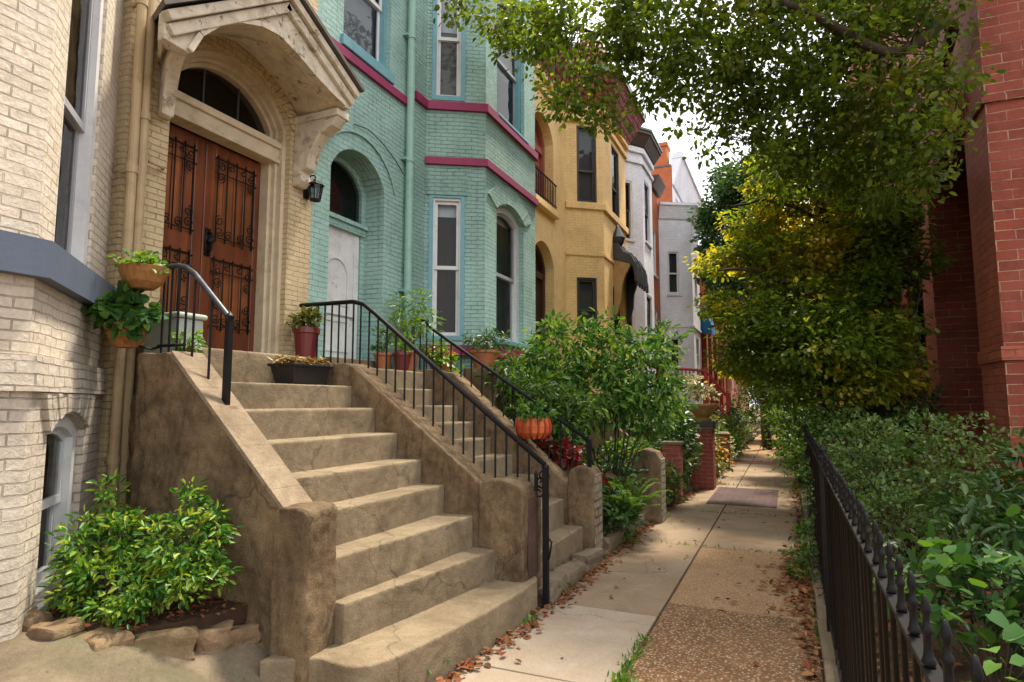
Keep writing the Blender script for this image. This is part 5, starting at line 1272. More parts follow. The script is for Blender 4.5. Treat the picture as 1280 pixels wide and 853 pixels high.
# black tray with straw coloured filling
t = thing('planter_tray', 'rectangular black plastic planter of dry yellow straw on the landing right of the wooden door', 'planter', (-3.86,4.17,1.742))
mb = MB(); mb.add([(-3.94,3.98,1.745),(-3.74,3.98,1.745),(-3.74,4.36,1.745),(-3.94,4.36,1.745),(-3.97,3.94,1.91),(-3.70,3.94,1.91),(-3.70,4.40,1.91),(-3.97,4.40,1.91)], [(0,3,2,1),(4,5,6,7),(0,1,5,4),(1,2,6,5),(2,3,7,6),(3,0,4,7)])
mb.box(-3.985,-3.685,3.925,4.415,1.90,1.925); mb.build('tray', M_BLACKPL, t, bevel=.008)
P = np.column_stack([RNG.uniform(-3.96,-3.71,500), RNG.uniform(3.95,4.39,500), RNG.uniform(1.92,1.97,500)])
leaves('straw', P, RNG.normal(size=(500,3))*[1,1,.25], RNG.uniform(.05,.10,500), T_NARR, leafmat('leaf_straw', [(.28,.18,.05),(.36,.25,.08),(.2,.13,.04)], .1, tint=(1,.9,.6)), t, .8)
# things on the second landing and its cheek
potted('potted_plant', 'maroon pot with drooping olive plant on the cheek wall against the cream brick', 'potted plant', (-4.24,4.66,1.955), taper(.085,.115,.36), M_REDPOT, [((-4.24,4.66,2.40),(.15,.14,.09))], 26, 9, .06, .06, T_OVAL, L_OLIVE)
potted('potted_plant', 'tall feathery bright green plant in a terracotta pot on the teal stoop landing', 'potted plant', (-4.15,6.28,1.96), taper(.10,.14,.26), M_TERRA, [((-4.1,6.3,2.75),(.32,.3,.16)),((-3.95,6.25,2.5),(.25,.25,.16)),((-4.2,6.2,2.45),(.15,.2,.15))], 60, 10, .10, .075, T_NARR, L_FERN, nst=14)
potted('potted_plant', 'small red pot with a leafy seedling on the teal stoop landing behind the railing', 'potted plant', (-3.98,5.92,1.955), taper(.07,.10,.2), M_REDPOT, [((-3.98,5.92,2.26),(.12,.12,.1))], 16, 8, .05, .05, T_OVAL, L_BRIGHT)
potted('potted_plant', 'small terracotta pot of pale leaves beside the weathered white door', 'potted plant', (-4.2,5.86,1.955), taper(.07,.10,.2), M_TERRA, [((-4.2,5.86,2.3),(.12,.12,.14))], 18, 8, .05, .05, T_OVAL, L_MID)
potted('potted_plant', 'orange pot of trailing yellow green leaves below the narrow teal bay window', 'potted plant', (-3.88,6.62,1.95), taper(.12,.16,.26), M_STRIPE, [((-3.88,6.6,2.22),(.28,.25,.14)),((-3.7,6.5,2.0),(.2,.2,.2))], 50, 9, .08, .06, T_OVAL, L_BRIGHT)
# plants standing on blocks in front of the teal bay
def stand(name, label, x, y, z, s, m, hz=0):
    mb = MB(); mb.box(x-s, x+s, y-s, y+s, hz, z); o = mb.build(name, m, bevel=.02); tag(o, label, 'plant stand'); return o
stand('plant_stand', 'weathered concrete plinth under the dark ferny planter at the teal bay', -3.45, 6.95, 2.02, .2, M_CHEEK)
potted('potted_plant', 'dark ferny planter on a plinth against the magenta ledge of the teal bay', 'potted plant', (-3.45,6.95,2.02), taper(.13,.18,.22), M_TERRA, [((-3.45,6.95,2.36),(.28,.26,.13))], 45, 10, .09, .08, T_NARR, L_DARK)
stand('plant_stand', 'brick coloured low stand under the orange pot beside the second stoop', -3.88, 6.62, 1.95, .18, M_CHEEK)
# orange basket hung on the second railing
t = potted('hanging_basket', 'round striped orange and red basket hooked on the second stoop railing', 'basket', (-2.5,6.22,1.21), [(0,0),(.12,.005),(.175,.07),(.185,.14),(.17,.22),(.15,.22),(.15,.16),(0,.15)], M_STRIPE, [((-2.5,6.22,1.5),(.24,.2,.1))], 30, 8, .07, .06, T_OVAL, L_FIG)
mb = MB()
for k in range(14):
    a = k*math.pi/7; mb.tube([(-2.5+.125*math.cos(a),6.22+.125*math.sin(a),1.218),(-2.5+.182*math.cos(a),6.22+.182*math.sin(a),1.28),(-2.5+.192*math.cos(a),6.22+.192*math.sin(a),1.35),(-2.5+.176*math.cos(a),6.22+.176*math.sin(a),1.43)], .011, 6)
mb.build('ribs', plain('dark_orange_rib', (.36,.04,.015), .6, .3, 9), t, smooth=True)
mb = MB(); mb.tube([(-2.5,6.34,1.62),(-2.5,6.27,1.60),(-2.5,6.22,1.43)], .008, 6); mb.build('hook', M_IRON, t)
# brick pillar with urn further on, brick stub and low pier
t = thing('brick_pillar', 'square red brick pillar with dark cap at the left edge of the path', 'pillar', (-1.49,12.3,0))
M_PILL = brick('pillar_red_brick', (.30,.06,.04), (.24,.05,.035), (.42,.27,.19), bmp=.7)
mb = MB(); mb.box(-1.70,-1.30,12.1,12.5,0,1.10); mb.build('shaft', M_PILL, t, bevel=.008)
mb = MB(); mb.box(-1.72,-1.28,12.08,12.52,1.10,1.14); mb.build('pale_course', M_COPING, t); mb = MB(); mb.box(-1.73,-1.27,12.07,12.53,1.14,1.25); mb.build('cap', M_DKSASH, t, bevel=.015)
potted('urn_planter', 'wide ochre urn of white and yellow flowers standing on the brick pillar', 'urn', (-1.49,12.3,1.25), [(0,0),(.16,0),(.17,.03),(.12,.06),(.18,.14),(.26,.24),(.30,.28),(.30,.32),(.26,.32),(.24,.28),(0,.26)], M_OCHREPOT, [((-1.49,12.35,1.80),(.34,.32,.13)),((-1.62,12.35,1.98),(.22,.25,.14))], 60, 8, .09, .07, T_OVAL, L_FLOWER)
t = thing('brick_stub', 'short narrow red brick post beside the arched stone pier', 'post', (-1.76,10.3,0)); mb = MB(); mb.box(-1.88,-1.60,10.2,10.48,0,.92); mb.build('shaft', M_PILL, t, bevel=.01); mb = MB(); mb.box(-1.90,-1.58,10.18,10.50,.92,.97); mb.build('cap', M_KERB, t, bevel=.01)
t = thing('brick_stub', 'leaning brick stub at the path edge beyond the brick pillar', 'post', (-1.48,15.6,0)); mb = MB(); mb.obox((-1.46,15.6,.42), .3,.3,.85, .2, 0, .12); mb.build('shaft', M_PILL, t, bevel=.01); mb = MB(); mb.obox((-1.46,15.55,.86), .34,.34,.05, .2, 0, .12); mb.build('cap', M_KERB, t, bevel=.01)
t = thing('stone_pier', 'grey stone pier with rounded top beside the fern at the left path edge', 'pier', (-1.78,8.6,0))
rough_prism('shaft', [(-1.98,-.05),(-1.98,.84),(-1.93,.93),(-1.78,.97),(-1.65,.93),(-1.60,.84),(-1.60,-.05)], 8.5, 8.85, M_CHEEK, t, 9, .012, .02)
mb = MB(); mb.box(-1.61,-1.585,8.53,8.82,.0,.84); mb.build('rubble_face', M_RUBBLE, t, bevel=.01)
for k, (x, y, c_) in enumerate([(-2.35,9.2,'terracotta pot'),(-2.15,9.75,'red pot'),(-2.0,11.3,'terracotta pot'),(-1.75,13.6,'red pot'),(-1.85,14.6,'terracotta pot')]):
    lb = ['terracotta pot of green leaves behind the arched stone pier','red pot with sprouting leaves behind the brick stub','terracotta pot before the brick pillar','red pot just past the brick pillar','terracotta pot with yellowing leaves beyond the brick pillar'][k]
    potted('potted_plant', lb, 'potted plant', (x,y,.12), taper(.14,.2,.4), M_TERRA if 'terra' in c_ else M_REDPOT, [((x,y,.78),(.3,.3,.28))], 40, 9, .1, .08, T_OVAL, [L_FIG, L_MID, L_BOX, L_OLIVE, L_OLIVE][k])
# steps of the ochre house, mostly behind the big shrub
s3 = thing('stoop', 'concrete stoop of the ochre house behind the big leafy shrub', 'steps', (-3, 11.6, 0))
for i in range(9): mb = MB(); mb.box(-4.42, -2.15-.25*i, 10.95, 12.25, .22*i, .22*(i+1)); mb.build('step', M_STEP, s3, bevel=.015)
for y in (10.7, 12.3): rough_prism('cheek_wall', [(-4.4,-.1),(-4.4,2.2),(-4.1,2.2),(-2.2,.75),(-1.95,.75),(-1.95,-.1)], y, y+.22, M_CHEEK, s3, 11, .01)

# ------------------------------------------------------------------ shrubs and small plants
shrub('shrub', 'bright green glossy shrub with yellowish tips in the bed between greige house and stoop wall', 'shrub', (-3.35,2.42,.44),
      [((a+.06,b_,c_-.03),r_) for (a,b_,c_),r_ in [((-3.62,2.36,.82),(.22,.22,.2)), ((-3.74,2.44,1.02),(.08,.09,.14)), ((-3.5,2.4,.98),(.06,.06,.09)), ((-3.12,2.48,.86),(.22,.18,.2)), ((-3.22,2.56,1.04),(.08,.08,.12)), ((-2.98,2.55,.98),(.06,.06,.08)), ((-3.42,2.28,.66),(.36,.22,.15)), ((-3.02,2.45,.70),(.17,.15,.15)), ((-3.22,2.18,.56),(.14,.1,.1)), ((-3.86,2.4,.68),(.07,.09,.1))]],
      330, 14, .068, .046, T_LANCE, L_BED, nstem=24, stem_r=.007, up=.6, shell=.5, keep=lambda c: (c[:,1] < 2.70) & (c[:,2] > .5))
# big leafy shrub between the second stoop and the path
shrub('fig_tree', 'large broad leafed green shrub leaning over the path in front of the ochre house', 'shrub', (-2.2,8.3,.15),
      [((-2.95,7.6,1.75),(.55,.5,.50)), ((-2.35,7.9,1.75),(.65,.6,.60)), ((-1.75,8.0,1.95),(.55,.5,.50)), ((-2.6,7.7,2.2),(.6,.5,.42)), ((-1.55,8.2,2.35),(.3,.35,.3)), ((-2.9,7.9,2.55),(.22,.25,.2)), ((-2.15,7.9,2.55),(.25,.25,.2)), ((-1.62,8.2,1.55),(.38,.45,.40))],
      480, 13, .17, .098, T_LANCE, L_FIG, nstem=16, stem_r=.013, up=.55, shell=.35, droop=.35)
shrub('shrub', 'darker leafy shrub hanging over the orange basket beside the second stoop railing', 'shrub', (-2.75,6.9,.3),
      [((-2.75,6.95,1.65),(.42,.35,.32)), ((-2.4,7.0,1.5),(.35,.35,.3)), ((-3.1,6.9,1.9),(.3,.3,.3)), ((-2.55,7.0,1.15),(.4,.35,.3))], 190, 12, .13, .085, T_LANCE, L_MID, nstem=16, stem_r=.01, droop=.4)
shrub('shrub', 'dark green bush behind the urn and brick pillar at the left of the path', 'shrub', (-1.9,11.2,.1),
      [((-2.0,11.0,1.15),(.5,.5,.55)), ((-1.95,10.9,.7),(.45,.5,.45)), ((-2.3,12.2,1.4),(.6,.6,.6))], 150, 10, .15, .10, T_OVAL, L_DARK, nstem=14)
shrub('shrub', 'low dark undergrowth in the shade under the large broad leafed shrub', 'shrub', (-2.4,8.1,.1), [((-2.6,7.9,.6),(.45,.5,.4)), ((-2.15,8.1,.65),(.35,.45,.4)), ((-2.9,7.8,1.0),(.35,.4,.35))], 130, 10, .12, .08, T_OVAL, L_DARK, nstem=10, stem_r=.006)
shrub('red_leaf_plant', 'dark red leafed plant sprawling on the far cheek wall of the second stoop', 'plant', (-2.3,6.62,.5),
      [((-2.42,6.62,1.02),(.28,.18,.13)), ((-2.1,6.64,.80),(.25,.17,.13))], 40, 9, .08, .10, T_OVAL, L_RED, nstem=10, stem_r=.006)
# fern
t = thing('fern', 'light green feathery fern arching over the kerb left of the path', 'fern', (-1.72,7.05,.12))
P = []; D = []; tips = []
for k in range(46):
    a = random.uniform(0, 2*math.pi); L = random.uniform(.45, .85); r0 = random.uniform(.18,.46); pt = []
    for i in range(18):
        u = i/17; x = -1.72 + math.cos(a)*r0*u**1.2*1.15; y = 7.05 + math.sin(a)*r0*u**1.2; z = .15 + L*1.15*(u - .28*u*u*u*(1+r0))
        pt.append(Vector((x, y, z)))
    for i in range(4, 17):
        d = (pt[i+1]-pt[i-1]).normalized(); sd_ = d.cross(Vector((0,0,1))).normalized() if abs(d.z) < .99 else Vector((1,0,0))
        for s_ in (-1, 1):
            for q in (0, .5):
                b = pt[i].lerp(pt[i+1], q); v = sd_*s_ + d*.55 + Vector((0,0,-.12)); P.append(b); D.append(v); tips.append(.10*(1-.6*i/17))
leaves('frond', np.array(P), np.array(D), np.array(tips)*RNG.uniform(.8,1.25,len(P)), T_NARR, L_FERN, t, .75)
shrub('shrub', 'low dark plant with a few orange leaves under the fern', 'plant', (-1.85,6.85,.1), [((-1.86,6.85,.38),(.28,.24,.24)), ((-1.9,7.5,.45),(.22,.3,.3))], 60, 9, .09, .08, T_OVAL, L_DARK, nstem=6, stem_r=.006)
shrub('shrub', 'dark leafy plant between the brick stub and the brick pillar', 'shrub', (-1.72,11.4,.1), [((-1.75,11.4,.7),(.28,.4,.5)), ((-1.8,11.2,1.15),(.3,.35,.3))], 90, 10, .11, .08, T_LANCE, L_DARK, nstem=10)
shrub('shrub', 'small green plant at the foot of the short brick stub', 'plant', (-1.66,9.75,.1), [((-1.68,9.8,.32),(.22,.3,.24)), ((-1.75,9.5,.55),(.18,.2,.18))], 60, 9, .09, .065, T_OVAL, L_MID, nstem=8)
shrub('shrub', 'yellowing plant just beyond the brick pillar at its foot', 'plant', (-1.45,13.0,.1), [((-1.5,13.0,.6),(.2,.35,.4)), ((-1.4,13.2,.3),(.2,.3,.2))], 70, 9, .1, .07, T_OVAL, L_OLIVE, nstem=8)
for x, y, r, m, lb in [(-1.5,14.3,.3,L_ORFL,'orange flowering plant at the path edge beyond the brick pillar'), (-1.5,16.6,.32,L_FLOWER,'white and yellow flowering plant by the leaning brick stub'), (-1.45,18.2,.3,L_BRIGHT,'bright green leafy plant spilling onto the far path edge'), (-1.5,20.3,.35,L_ORFL,'far orange flowering plant below the red porch railing')]:
    shrub('flowering_plant', lb, 'plant', (x,y,.08), [((x,y,.38),(r,r*1.2,.28)), ((x+.05,y+.2,.62),(r*.7,r*.7,.18))], 60, 9, .11, .075, T_OVAL, m, nstem=8, stem_r=.006)
# row of plants along the far left edge
spots = [(-2.1,13.9,.9,.55,L_FIG,'yellow green bush just beyond the brick pillar'), (-1.95,15.2,.75,.5,L_MID,'rounded green bush beside the leaning brick stub'), (-2.1,16.8,1.0,.6,L_OLIVE,'olive bush on the left of the path before the red porch railing'),
         (-1.75,19.2,.8,.6,L_FAR,'pale green bush below the red porch railing'), (-1.8,21.2,1.0,.7,L_DARK,'dark round bush at the foot of the red porch railing'), (-1.8,23.6,.9,.7,L_FAR,'light green bush beyond the red porch railing'),
         (-1.9,26.0,1.3,.8,L_MID,'tall green bush in front of the orange brick house'), (-1.8,28.8,1.0,.8,L_FAR,'pale bush near the far end of the path on the left')]
for x, y, hh, r, m, lb in spots:
    shrub('shrub', lb, 'shrub', (x,y,.1), [((x,y,hh*.75),(r,r,hh*.6)), ((x+random.uniform(-.2,.2),y+.3,hh*1.15),(r*.6,r*.6,hh*.35))], 70, 10, .17, .11, T_DIAM, m, 'bushes along the left of the path', nstem=8)
# right side: hedge bushes behind the fence
shrub('shrub', 'wide small leafed bush behind the near half of the iron fence', 'shrub', (1.0,6.9,.1),
      [((.80,6.7,.85),(.50,.9,.62)), ((1.15,6.6,1.05),(.5,.7,.52)), ((1.55,7.0,1.0),(.42,.7,.52)), ((.65,7.6,.9),(.4,.6,.6)), ((1.25,5.9,.75),(.45,.5,.5)), ((.72,5.7,.6),(.36,.5,.45))],
      640, 15, .10, .042, T_DIAM, L_BOX, nstem=26, stem_r=.012, shell=.5, up=.5)
shrub('shrub', 'tall green bush pressing through the far end of the iron fence', 'shrub', (.6,9.6,.1),
      [((.55,9.5,.9),(.42,.9,.8)), ((1.1,9.4,1.0),(.5,.9,.75)), ((.25,10.9,.9),(.42,.9,.75)), ((.7,11.4,1.2),(.6,.8,.8))], 420, 13, .12, .06, T_DIAM, L_MID, nstem=18)
shrub('shrub', 'tall dark shrub filling the shade below the autumn tree against the red brick wall', 'shrub', (1.5,11.6,.1), [((1.55,11.6,1.7),(.45,.9,.7)), ((1.2,12.2,2.1),(.6,.8,.6)), ((1.6,10.4,1.5),(.35,.7,.6)), ((.9,12.4,1.5),(.6,.7,.7))], 330, 12, .16, .085, T_LANCE, L_DARK, nstem=16)
shrub('shrub', 'feathery light green shrub leaning over the path beyond the fence', 'shrub', (.2,13,.1),
      [((.15,12.8,1.3),(.6,.9,.85)), ((-.05,14.2,1.2),(.55,.9,.85)), ((.6,13.5,1.5),(.7,.9,1.0)), ((.25,12.5,.5),(.5,.9,.5))], 380, 12, .15, .085, T_NARR, L_FERN, nstem=14)
for x, y, r, hh, lb in [(.5,16.5,.8,1.5,'round dark bush on the right of the path past the light green shrub'), (.45,19.5,.8,1.6,'mid green bush on the right far along the path'), (.3,23,.9,1.7,'far green bush on the right where the path narrows'), (.1,27,1.0,2.0,'farthest bush closing the right of the path'), (-.9,35.5,1.8,3.2,'big bush closing the far end of the path')]:
    shrub('shrub', lb, 'shrub', (x,y,.1), [((x,y,hh*.55),(r,1.4,hh*.6)), ((x+.4,y+.6,hh*.95),(r*.8,1.0,hh*.5))], 190, 11, .2, .13, T_DIAM, [L_MID, L_FAR, L_FAR, L_FAR][min(3,int(y>17)+int(y>20)+int(y>25))], 'bushes along the right of the path', nstem=8)
# broad leaved vines near the camera
shrub('broadleaf_vine', 'broad leafed vine with large pale green leaves tumbling behind the near fence', 'vine', (.9,3.9,.1),
      [((.75,4.2,.55),(.32,.5,.26)), ((1.15,4.3,.60),(.4,.5,.30)), ((1.0,3.7,.36),(.4,.4,.18)), ((1.45,4.7,.65),(.35,.5,.36)), ((.58,3.8,.78),(.12,.25,.12))],
      85, 6, .14, .078, T_HEART, L_BROAD, nstem=20, stem_r=.006, up=.8, droop=.15)
shrub('broadleaf_vine', 'darker five leafed creeper climbing between the bush and the red brick house', 'vine', (1.6,5.3,.1),
      [((1.45,5.2,.75),(.36,.5,.42)), ((1.65,5.6,1.0),(.3,.4,.35)), ((1.1,5.0,.8),(.3,.3,.25)), ((.85,4.5,.55),(.35,.4,.3)), ((1.25,4.2,.5),(.35,.5,.3))], 230, 8, .14, .09, T_LANCE, L_DARK, nstem=14, stem_r=.006, up=.75)
shrub('weed_clump', 'small bright variegated weed among dead leaves behind the nearest fence pickets', 'plant', (.7,2.45,.1),
      [((.78,2.6,.36),(.26,.24,.16)), ((.62,2.2,.28),(.2,.25,.13)), ((1.0,2.9,.35),(.2,.2,.16))], 60, 8, .09, .065, T_OVAL, L_BRIGHT, nstem=12, stem_r=.005, up=.75)
shrub('weed_clump', 'weeds spilling out under the fence onto the path kerb', 'plant', (.12,6.6,0),
      [((.10,6.6,.16),(.16,.5,.15)), ((.16,7.3,.2),(.12,.5,.2)), ((.02,6.3,.06),(.18,.25,.05))], 70, 8, .08, .05, T_OVAL, L_MID, nstem=12, stem_r=.004)
shrub('weed_clump', 'thin vine twining up the pickets near the middle of the fence', 'vine', (.2,7.0,0), [((.2,7.5,.7),(.05,1.2,.35))], 40, 6, .06, .045, T_OVAL, L_MID, nstem=10, stem_r=.004)
for k, (x, y, lb) in enumerate([(-1.87,4.45,'tuft of weeds at the right end of the bottom step'), (-1.80,4.95,'weeds round the iron railing foot'), (-2.0,3.35,'tiny weed against the middle of the bottom step'), (-1.92,5.7,'small weeds between kerb stones below the second stoop'), (-1.72,7.2,'weeds spilling over the kerb under the fern'), (-1.7,9.0,'grassy weeds beside the arched stone pier kerb')]):
    shrub('weed_clump', lb, 'plant', (x,y,0), [((x,y,.05),(.09,.16,.06))], 12, 7, .05, .042, T_OVAL, L_BRIGHT, 'weeds along the left path edge', nstem=0)
# grass in the joints
P = []
for y0, y1, x, n, wd in ((3.2,4.4,-.95,260,.045), (3.3,3.75,-.93,180,.08), (2.2,3.2,-.95,160,.03)):
    for _ in range(n): P.append((x+random.gauss(0,wd*.6), random.uniform(y0,y1), 0))
for yj in (7.34, 9.66, 12.9):
    for _ in range(70): P.append((random.choice((-1.5,-1.1,-.75,-.3))+random.gauss(0,.14), yj+random.gauss(0,.018), 0))
for _ in range(500): y = random.uniform(4.8,16); P.append((xl(y)+random.gauss(-.01,.025), y, 0))
for _ in range(420): y = random.uniform(4.5,14); P.append((.13+random.gauss(0,.02), y, 0))
P = np.array(P); o = leaves('grass', P, RNG.normal(size=(len(P),3))*[.5,.5,.15]+[0,0,.8], RNG.uniform(.02,.06,len(P)), T_NARR, L_BRIGHT, None, .2)
tag(o, 'thin grass growing in the joints of the path', 'grass', kind='stuff')
# fallen leaves
P = []
for _ in range(1500):
    y = random.uniform(2.7, 16); e = -1.90+.0*y if y > 3.4 else -1.95
    if y < 4.6: e = np.interp(y, [2.7,3.0,3.38,3.76,4.14,4.6], [-1.99,-1.93,-1.875,-1.83,-1.80,-1.79])
    else: e = xl(y)+.03
    P.append((e+abs(random.gauss(0,.06)), y, random.uniform(.008,.03)))
for _ in range(700): y = random.uniform(2,14); P.append((.11-abs(random.gauss(0,.06)), y, random.uniform(.008,.03)))
for _ in range(150): P.append((random.uniform(-1.7,.1), random.uniform(2.5,22), .012))
for _ in range(500): P.append((.05+random.gauss(0,.14), 6.3+random.gauss(0,.6), random.uniform(.01,.05)))
for _ in range(3600): x = random.uniform(.32,2.1); y = random.uniform(1,8); P.append((x, y, gh(x,y)+random.uniform(.008,.05)))
for _ in range(1200): x = random.uniform(-3,-2.0); y = random.uniform(6.6,14); P.append((x, y, gh(x,y)+random.uniform(.008,.04)))
P = np.array(P); o = leaves('fallen_leaves', P, RNG.normal(size=(len(P),3))*[1,1,.22], RNG.uniform(.025,.075,len(P)), T_OVAL, L_DRY, None, .85)
tag(o, 'dry brown fallen leaves along the path edges and garden soil', 'leaves', kind='stuff')

# ------------------------------------------------------------------ trees
def cr(pts, n=5):
    P = [Vector(p) for p in pts]; P = [P[0]*2-P[1]] + P + [P[-1]*2-P[-2]]; out = []
    for i in range(1, len(P)-2):
        for k in range(n):
            t = k/n; a, b, c, d = P[i-1:i+3]
            q = .5*((2*b)+(c-a)*t+(2*a-5*b+4*c-d)*t*t+(3*b-a-3*c+d)*t**3)
            out.append(q + Vector((random.gauss(0,.012),random.gauss(0,.012),random.gauss(0,.012))))
    return out + [P[-2]]
def tree(label, base, trunks, limbs, blobs, n_clump, per, rc, size, tmpl, lm, shell=.35, flat=.7, up=.55, droop=.3, keep=None, twig=60, group=None, tr=.012):
    t = thing('tree', label, 'tree', base, group)
    trunks = [(cr(p), a, b) for p, a, b in trunks]; limbs = [(cr(p), a, b) for p, a, b in limbs]
    for pts, r0, r1 in trunks:
        mb = MB(); n = len(pts); mb.tube(pts, [r0+(r1-r0)*i/(n-1) for i in range(n)], 12); mb.build('trunk', M_BARK, t, smooth=True)
    for pts, r0, r1 in limbs:
        mb = MB(); n = len(pts); mb.tube(pts, [r0+(r1-r0)*i/(n-1) for i in range(n)], 8); mb.build('limb', M_BARK, t, smooth=True)
    extra = []
    for c, r in blobs:                             # ragged sprays that break the outline
        for _ in range(4):
            d = norm(RNG.normal(size=(1, 3)))[0]; k = RNG.uniform(.95, 1.35)
            extra.append((tuple(np.array(c)+d*np.array(r)*k), tuple(np.array(r)*RNG.uniform(.14, .34))))
    P, D, CC = clumps(list(blobs)+extra, n_clump, per, rc, shell=shell, droop=droop, keep=keep, flat=flat)
    leaves('crown', P, D, size*RNG.uniform(.45,1.45,len(P)), tmpl, lm, t, up)
    # twigs from limb points towards leaf clumps
    src = [Vector(p) for pts, _, _ in limbs+trunks for p in pts[1:]]
    mb = MB()
    for i in RNG.choice(len(CC), min(twig, len(CC)), replace=False):
        e = Vector(CC[i]); s_ = min(src, key=lambda q: (q-e).length)
        if (s_-e).length < .15 or (s_-e).length > 9: continue
        if (s_-e).length > 1.1: continue
        m = s_.lerp(e, .5)+Vector((random.uniform(-.15,.15),random.uniform(-.15,.15),random.uniform(0,.2)))*(e-s_).length
        mb.tube(cr([s_, m, e], 3), [tr*(1-.12*k) for k in range(7)], 5)
    if mb.v: mb.build('twigs', M_BARK, t, smooth=True)['kind'] = 'stuff'
    return t
A_ = lambda px, py, y: at(px, py, y)
def bl(px, py, y, rx, ry, rz): return (A_(px, py, y), (rx, ry, rz))
# autumn tree: low spreading crown, several trunks
tree('autumn tree with yellow and orange leaves and low spreading crown right of the path', (1.0,11,0),
     [([(.95,11.0,0),(.98,11.0,1.0),(1.08,10.95,2.0),(1.0,10.9,3.2),(.7,10.7,4.4),(.3,10.5,5.4)], .11, .04),
      ([(1.1,11.1,0),(1.25,11.1,1.2),(1.32,11.0,2.4),(1.5,10.7,3.6),(1.5,10.3,4.8)], .10, .04),
      ([(.75,11.2,0),(.62,11.2,1.0),(.45,11.2,2.0),(.1,11.0,3.0),(-.4,10.8,3.7)], .08, .03)],
     [([(1.05,10.95,2.6),(.4,10.4,3.2),(-.4,10.0,3.6),(-.9,9.8,3.6)], .04, .015), ([(1.4,10.9,3.0),(1.6,10,3.4),(1.6,9.2,3.6)], .04, .015), ([(.7,10.7,4.4),(-.1,10.2,4.7),(-.7,9.9,4.6)], .035, .012)],
     [bl(945,395,10.6,.6,.8,.35), bl(1000,330,10.6,.9,.9,.45), bl(1000,395,10.0,.9,.8,.5), bl(1065,400,10.3,.75,.9,.6), bl(1060,300,10.8,.9,.9,.6), bl(960,320,11,.6,.8,.35), bl(1095,330,10.3,.55,.8,.6), bl(940,445,10.5,.5,.7,.35), bl(1010,450,10.4,.7,.7,.35), bl(1085,455,10.6,.6,.7,.4), bl(1010,250,11.2,.8,.9,.5), bl(940,280,11.0,.5,.7,.3), bl(1050,230,10.6,.6,.8,.35), bl(980,205,10.8,.5,.7,.3), bl(900,330,10.9,.35,.5,.22), bl(1100,270,10.2,.5,.7,.4), bl(905,380,10.8,.3,.6,.25), bl(985,480,10.0,.45,.6,.3), bl(1060,480,9.9,.5,.6,.3), bl(1100,470,9.8,.4,.6,.4), bl(1040,430,9.4,.8,.6,.4), bl(930,460,11,.3,.5,.25)],
     2700, 20, .30, .078, T_OVAL, L_YEL, up=.72, twig=160, flat=.28)
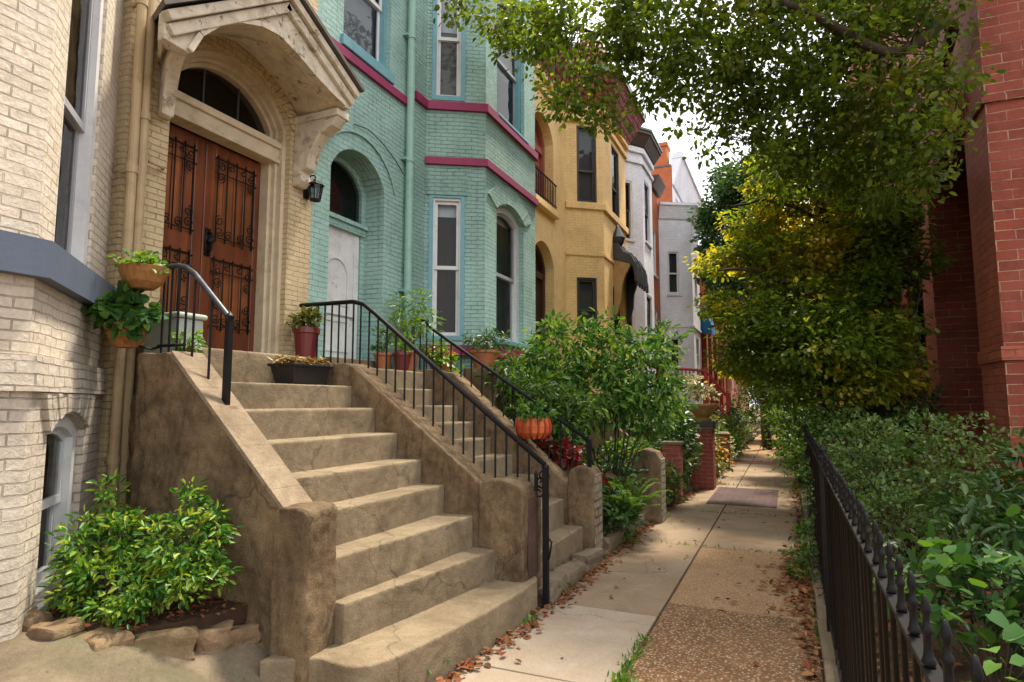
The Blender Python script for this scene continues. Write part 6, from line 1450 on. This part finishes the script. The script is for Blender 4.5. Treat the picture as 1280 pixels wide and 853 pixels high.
# big shade tree overhanging the path from the right
limb1 = [(2.6,12.2,4.6), A_(1215,35,9.0), A_(1120,65,7.6), A_(1050,35,7.2), A_(985,5,7.0), A_(900,-30,6.8)]
tree('tall shade tree whose leafy branches overhang the path and the top of the photo', (2.9,14.0,0),
     [([(1.75,14.2,0),(1.78,14.0,1.6),(1.85,13.6,3.2),(1.8,13.0,4.6),(1.7,12.0,6.0),(1.5,10.8,7.2)], .19, .09)],
     [([(1.8,13.0,4.6),(1.7,11.0,4.9),A_(1190,40,8.6),A_(1120,66,7.6),A_(1050,36,7.2),A_(985,5,7.0),A_(880,-40,6.8)], .09, .03),
      ([(1.7,12.0,6.0),(.8,10.0,6.3),(-.4,8.4,6.4),(-1.6,7.4,6.2),(-2.6,6.9,6.3)], .07, .015), ([(1.5,10.8,7.2),(.4,8.8,7.4),(-1,7.4,7.2),(-2.6,6.6,7.2)], .06, .015),
      ([(1.7,11.0,4.9),(1.9,9.0,4.5),(1.75,7.6,4.3)], .04, .012), ([(.8,10.0,6.3),A_(930,120,9.0),A_(900,170,8.6)], .03, .01)],
     [bl(625,20,6.8,.34,.5,.2), bl(670,45,6.8,.42,.6,.36), bl(720,110,7.0,.42,.5,.36), bl(750,145,7.0,.2,.3,.18), bl(745,30,7.0,.7,.7,.45), bl(830,20,7.3,.8,.8,.5), bl(830,95,7.4,.5,.6,.38), bl(905,55,7.5,.7,.8,.5), bl(980,60,7.6,.8,.9,.6), bl(905,130,7.8,.45,.6,.30), bl(985,150,8.0,.7,.8,.5),
      bl(1060,110,7.8,.7,.8,.55), bl(1060,190,8.3,.65,.8,.5), bl(1120,150,7.6,.4,.6,.42), bl(1170,100,7.3,.3,.5,.22), bl(1110,235,8.6,.42,.7,.4), bl(1165,15,7.6,.36,.6,.22), bl(1080,20,8.0,.6,.8,.4), bl(985,215,9.2,.5,.7,.38), bl(575,5,6.8,.14,.25,.12), bl(1185,160,7.2,.14,.3,.16), bl(1160,200,7.6,.2,.4,.25),
      bl(1080,-80,8.0,1.4,1.4,.7), bl(985,-160,8.5,2.0,1.8,.9)],
     2500, 20, .25, .074, T_OVAL, L_CANOPY, up=.6, droop=.4, flat=.42, twig=260, tr=.011)
# darker trees beyond
tree('dark green tree rising beside the far white house', (-.9,23,0),
     [([(-.7,23,0),(-.8,23,2.5),(-1.1,22.8,5),(-1.5,22.5,7.5),(-1.5,22.3,9)], .16, .05)], [([(-1.0,22.9,4.5),(-2.0,22.2,6.0)], .05, .02), ([(-1.3,22.6,6.5),(-.4,22,7.8)], .05, .02)],
     [bl(910,290,22,.9,1.2,1.2), bl(900,335,22,.6,1.0,.7), bl(930,240,22,1.0,1.2,1.0), bl(915,370,21.5,.7,1,.7), bl(945,320,22,1.1,1.2,1.3), bl(905,225,22.5,.5,.8,.5), bl(955,230,22.5,1.1,1.2,1.1), bl(884,270,22,.4,.6,.5)],
     1500, 16, .34, .16, T_DIAM, L_DARK, up=.5, twig=60, tr=.02)
for k, (x, y, z, r, m, lb) in enumerate([(1.4,20,5.5,2.1,L_FAR,'pale green tree behind the autumn tree on the right'), (.6,29,5,2.6,L_MID,'green tree hiding the end of the lane on the right'), (-.6,38,4.6,2.6,L_FAR,'light green tree closing the far end of the lane'), (-1.4,50,5.5,4,L_FAR,'farthest tree across the end of the lane'), (1.3,15.5,4.2,1.5,L_MID,'dense green tree between the autumn tree and the red brick wall')]):
    tree(lb, (x,y,0), [([(x,y,0),(x+.1,y,1.5),(x-.05,y,3),(x,y,z)], .12, .04)], [([(x,y,2.5),(x-.7,y-.5,z-.5)], .05, .02), ([(x,y,3),(x+.7,y-.3,z)], .05, .02)],
         [((x-r*.35,y-.4,z-.6),(r*.7,r*.7,r*.6)), ((x+r*.4,y,z-.2),(r*.7,r*.7,r*.7)), ((x,y,z+r*.5),(r*.7,r*.7,r*.6)), ((x,y-.5,z-r*.75),(r*.75,r*.7,r*.45)), ((x-.2,y-.3,2.0),(r*.5,r*.5,.8))], 900, 14, .30, .15, T_DIAM, m, .4, twig=40, group='background trees', tr=.02)
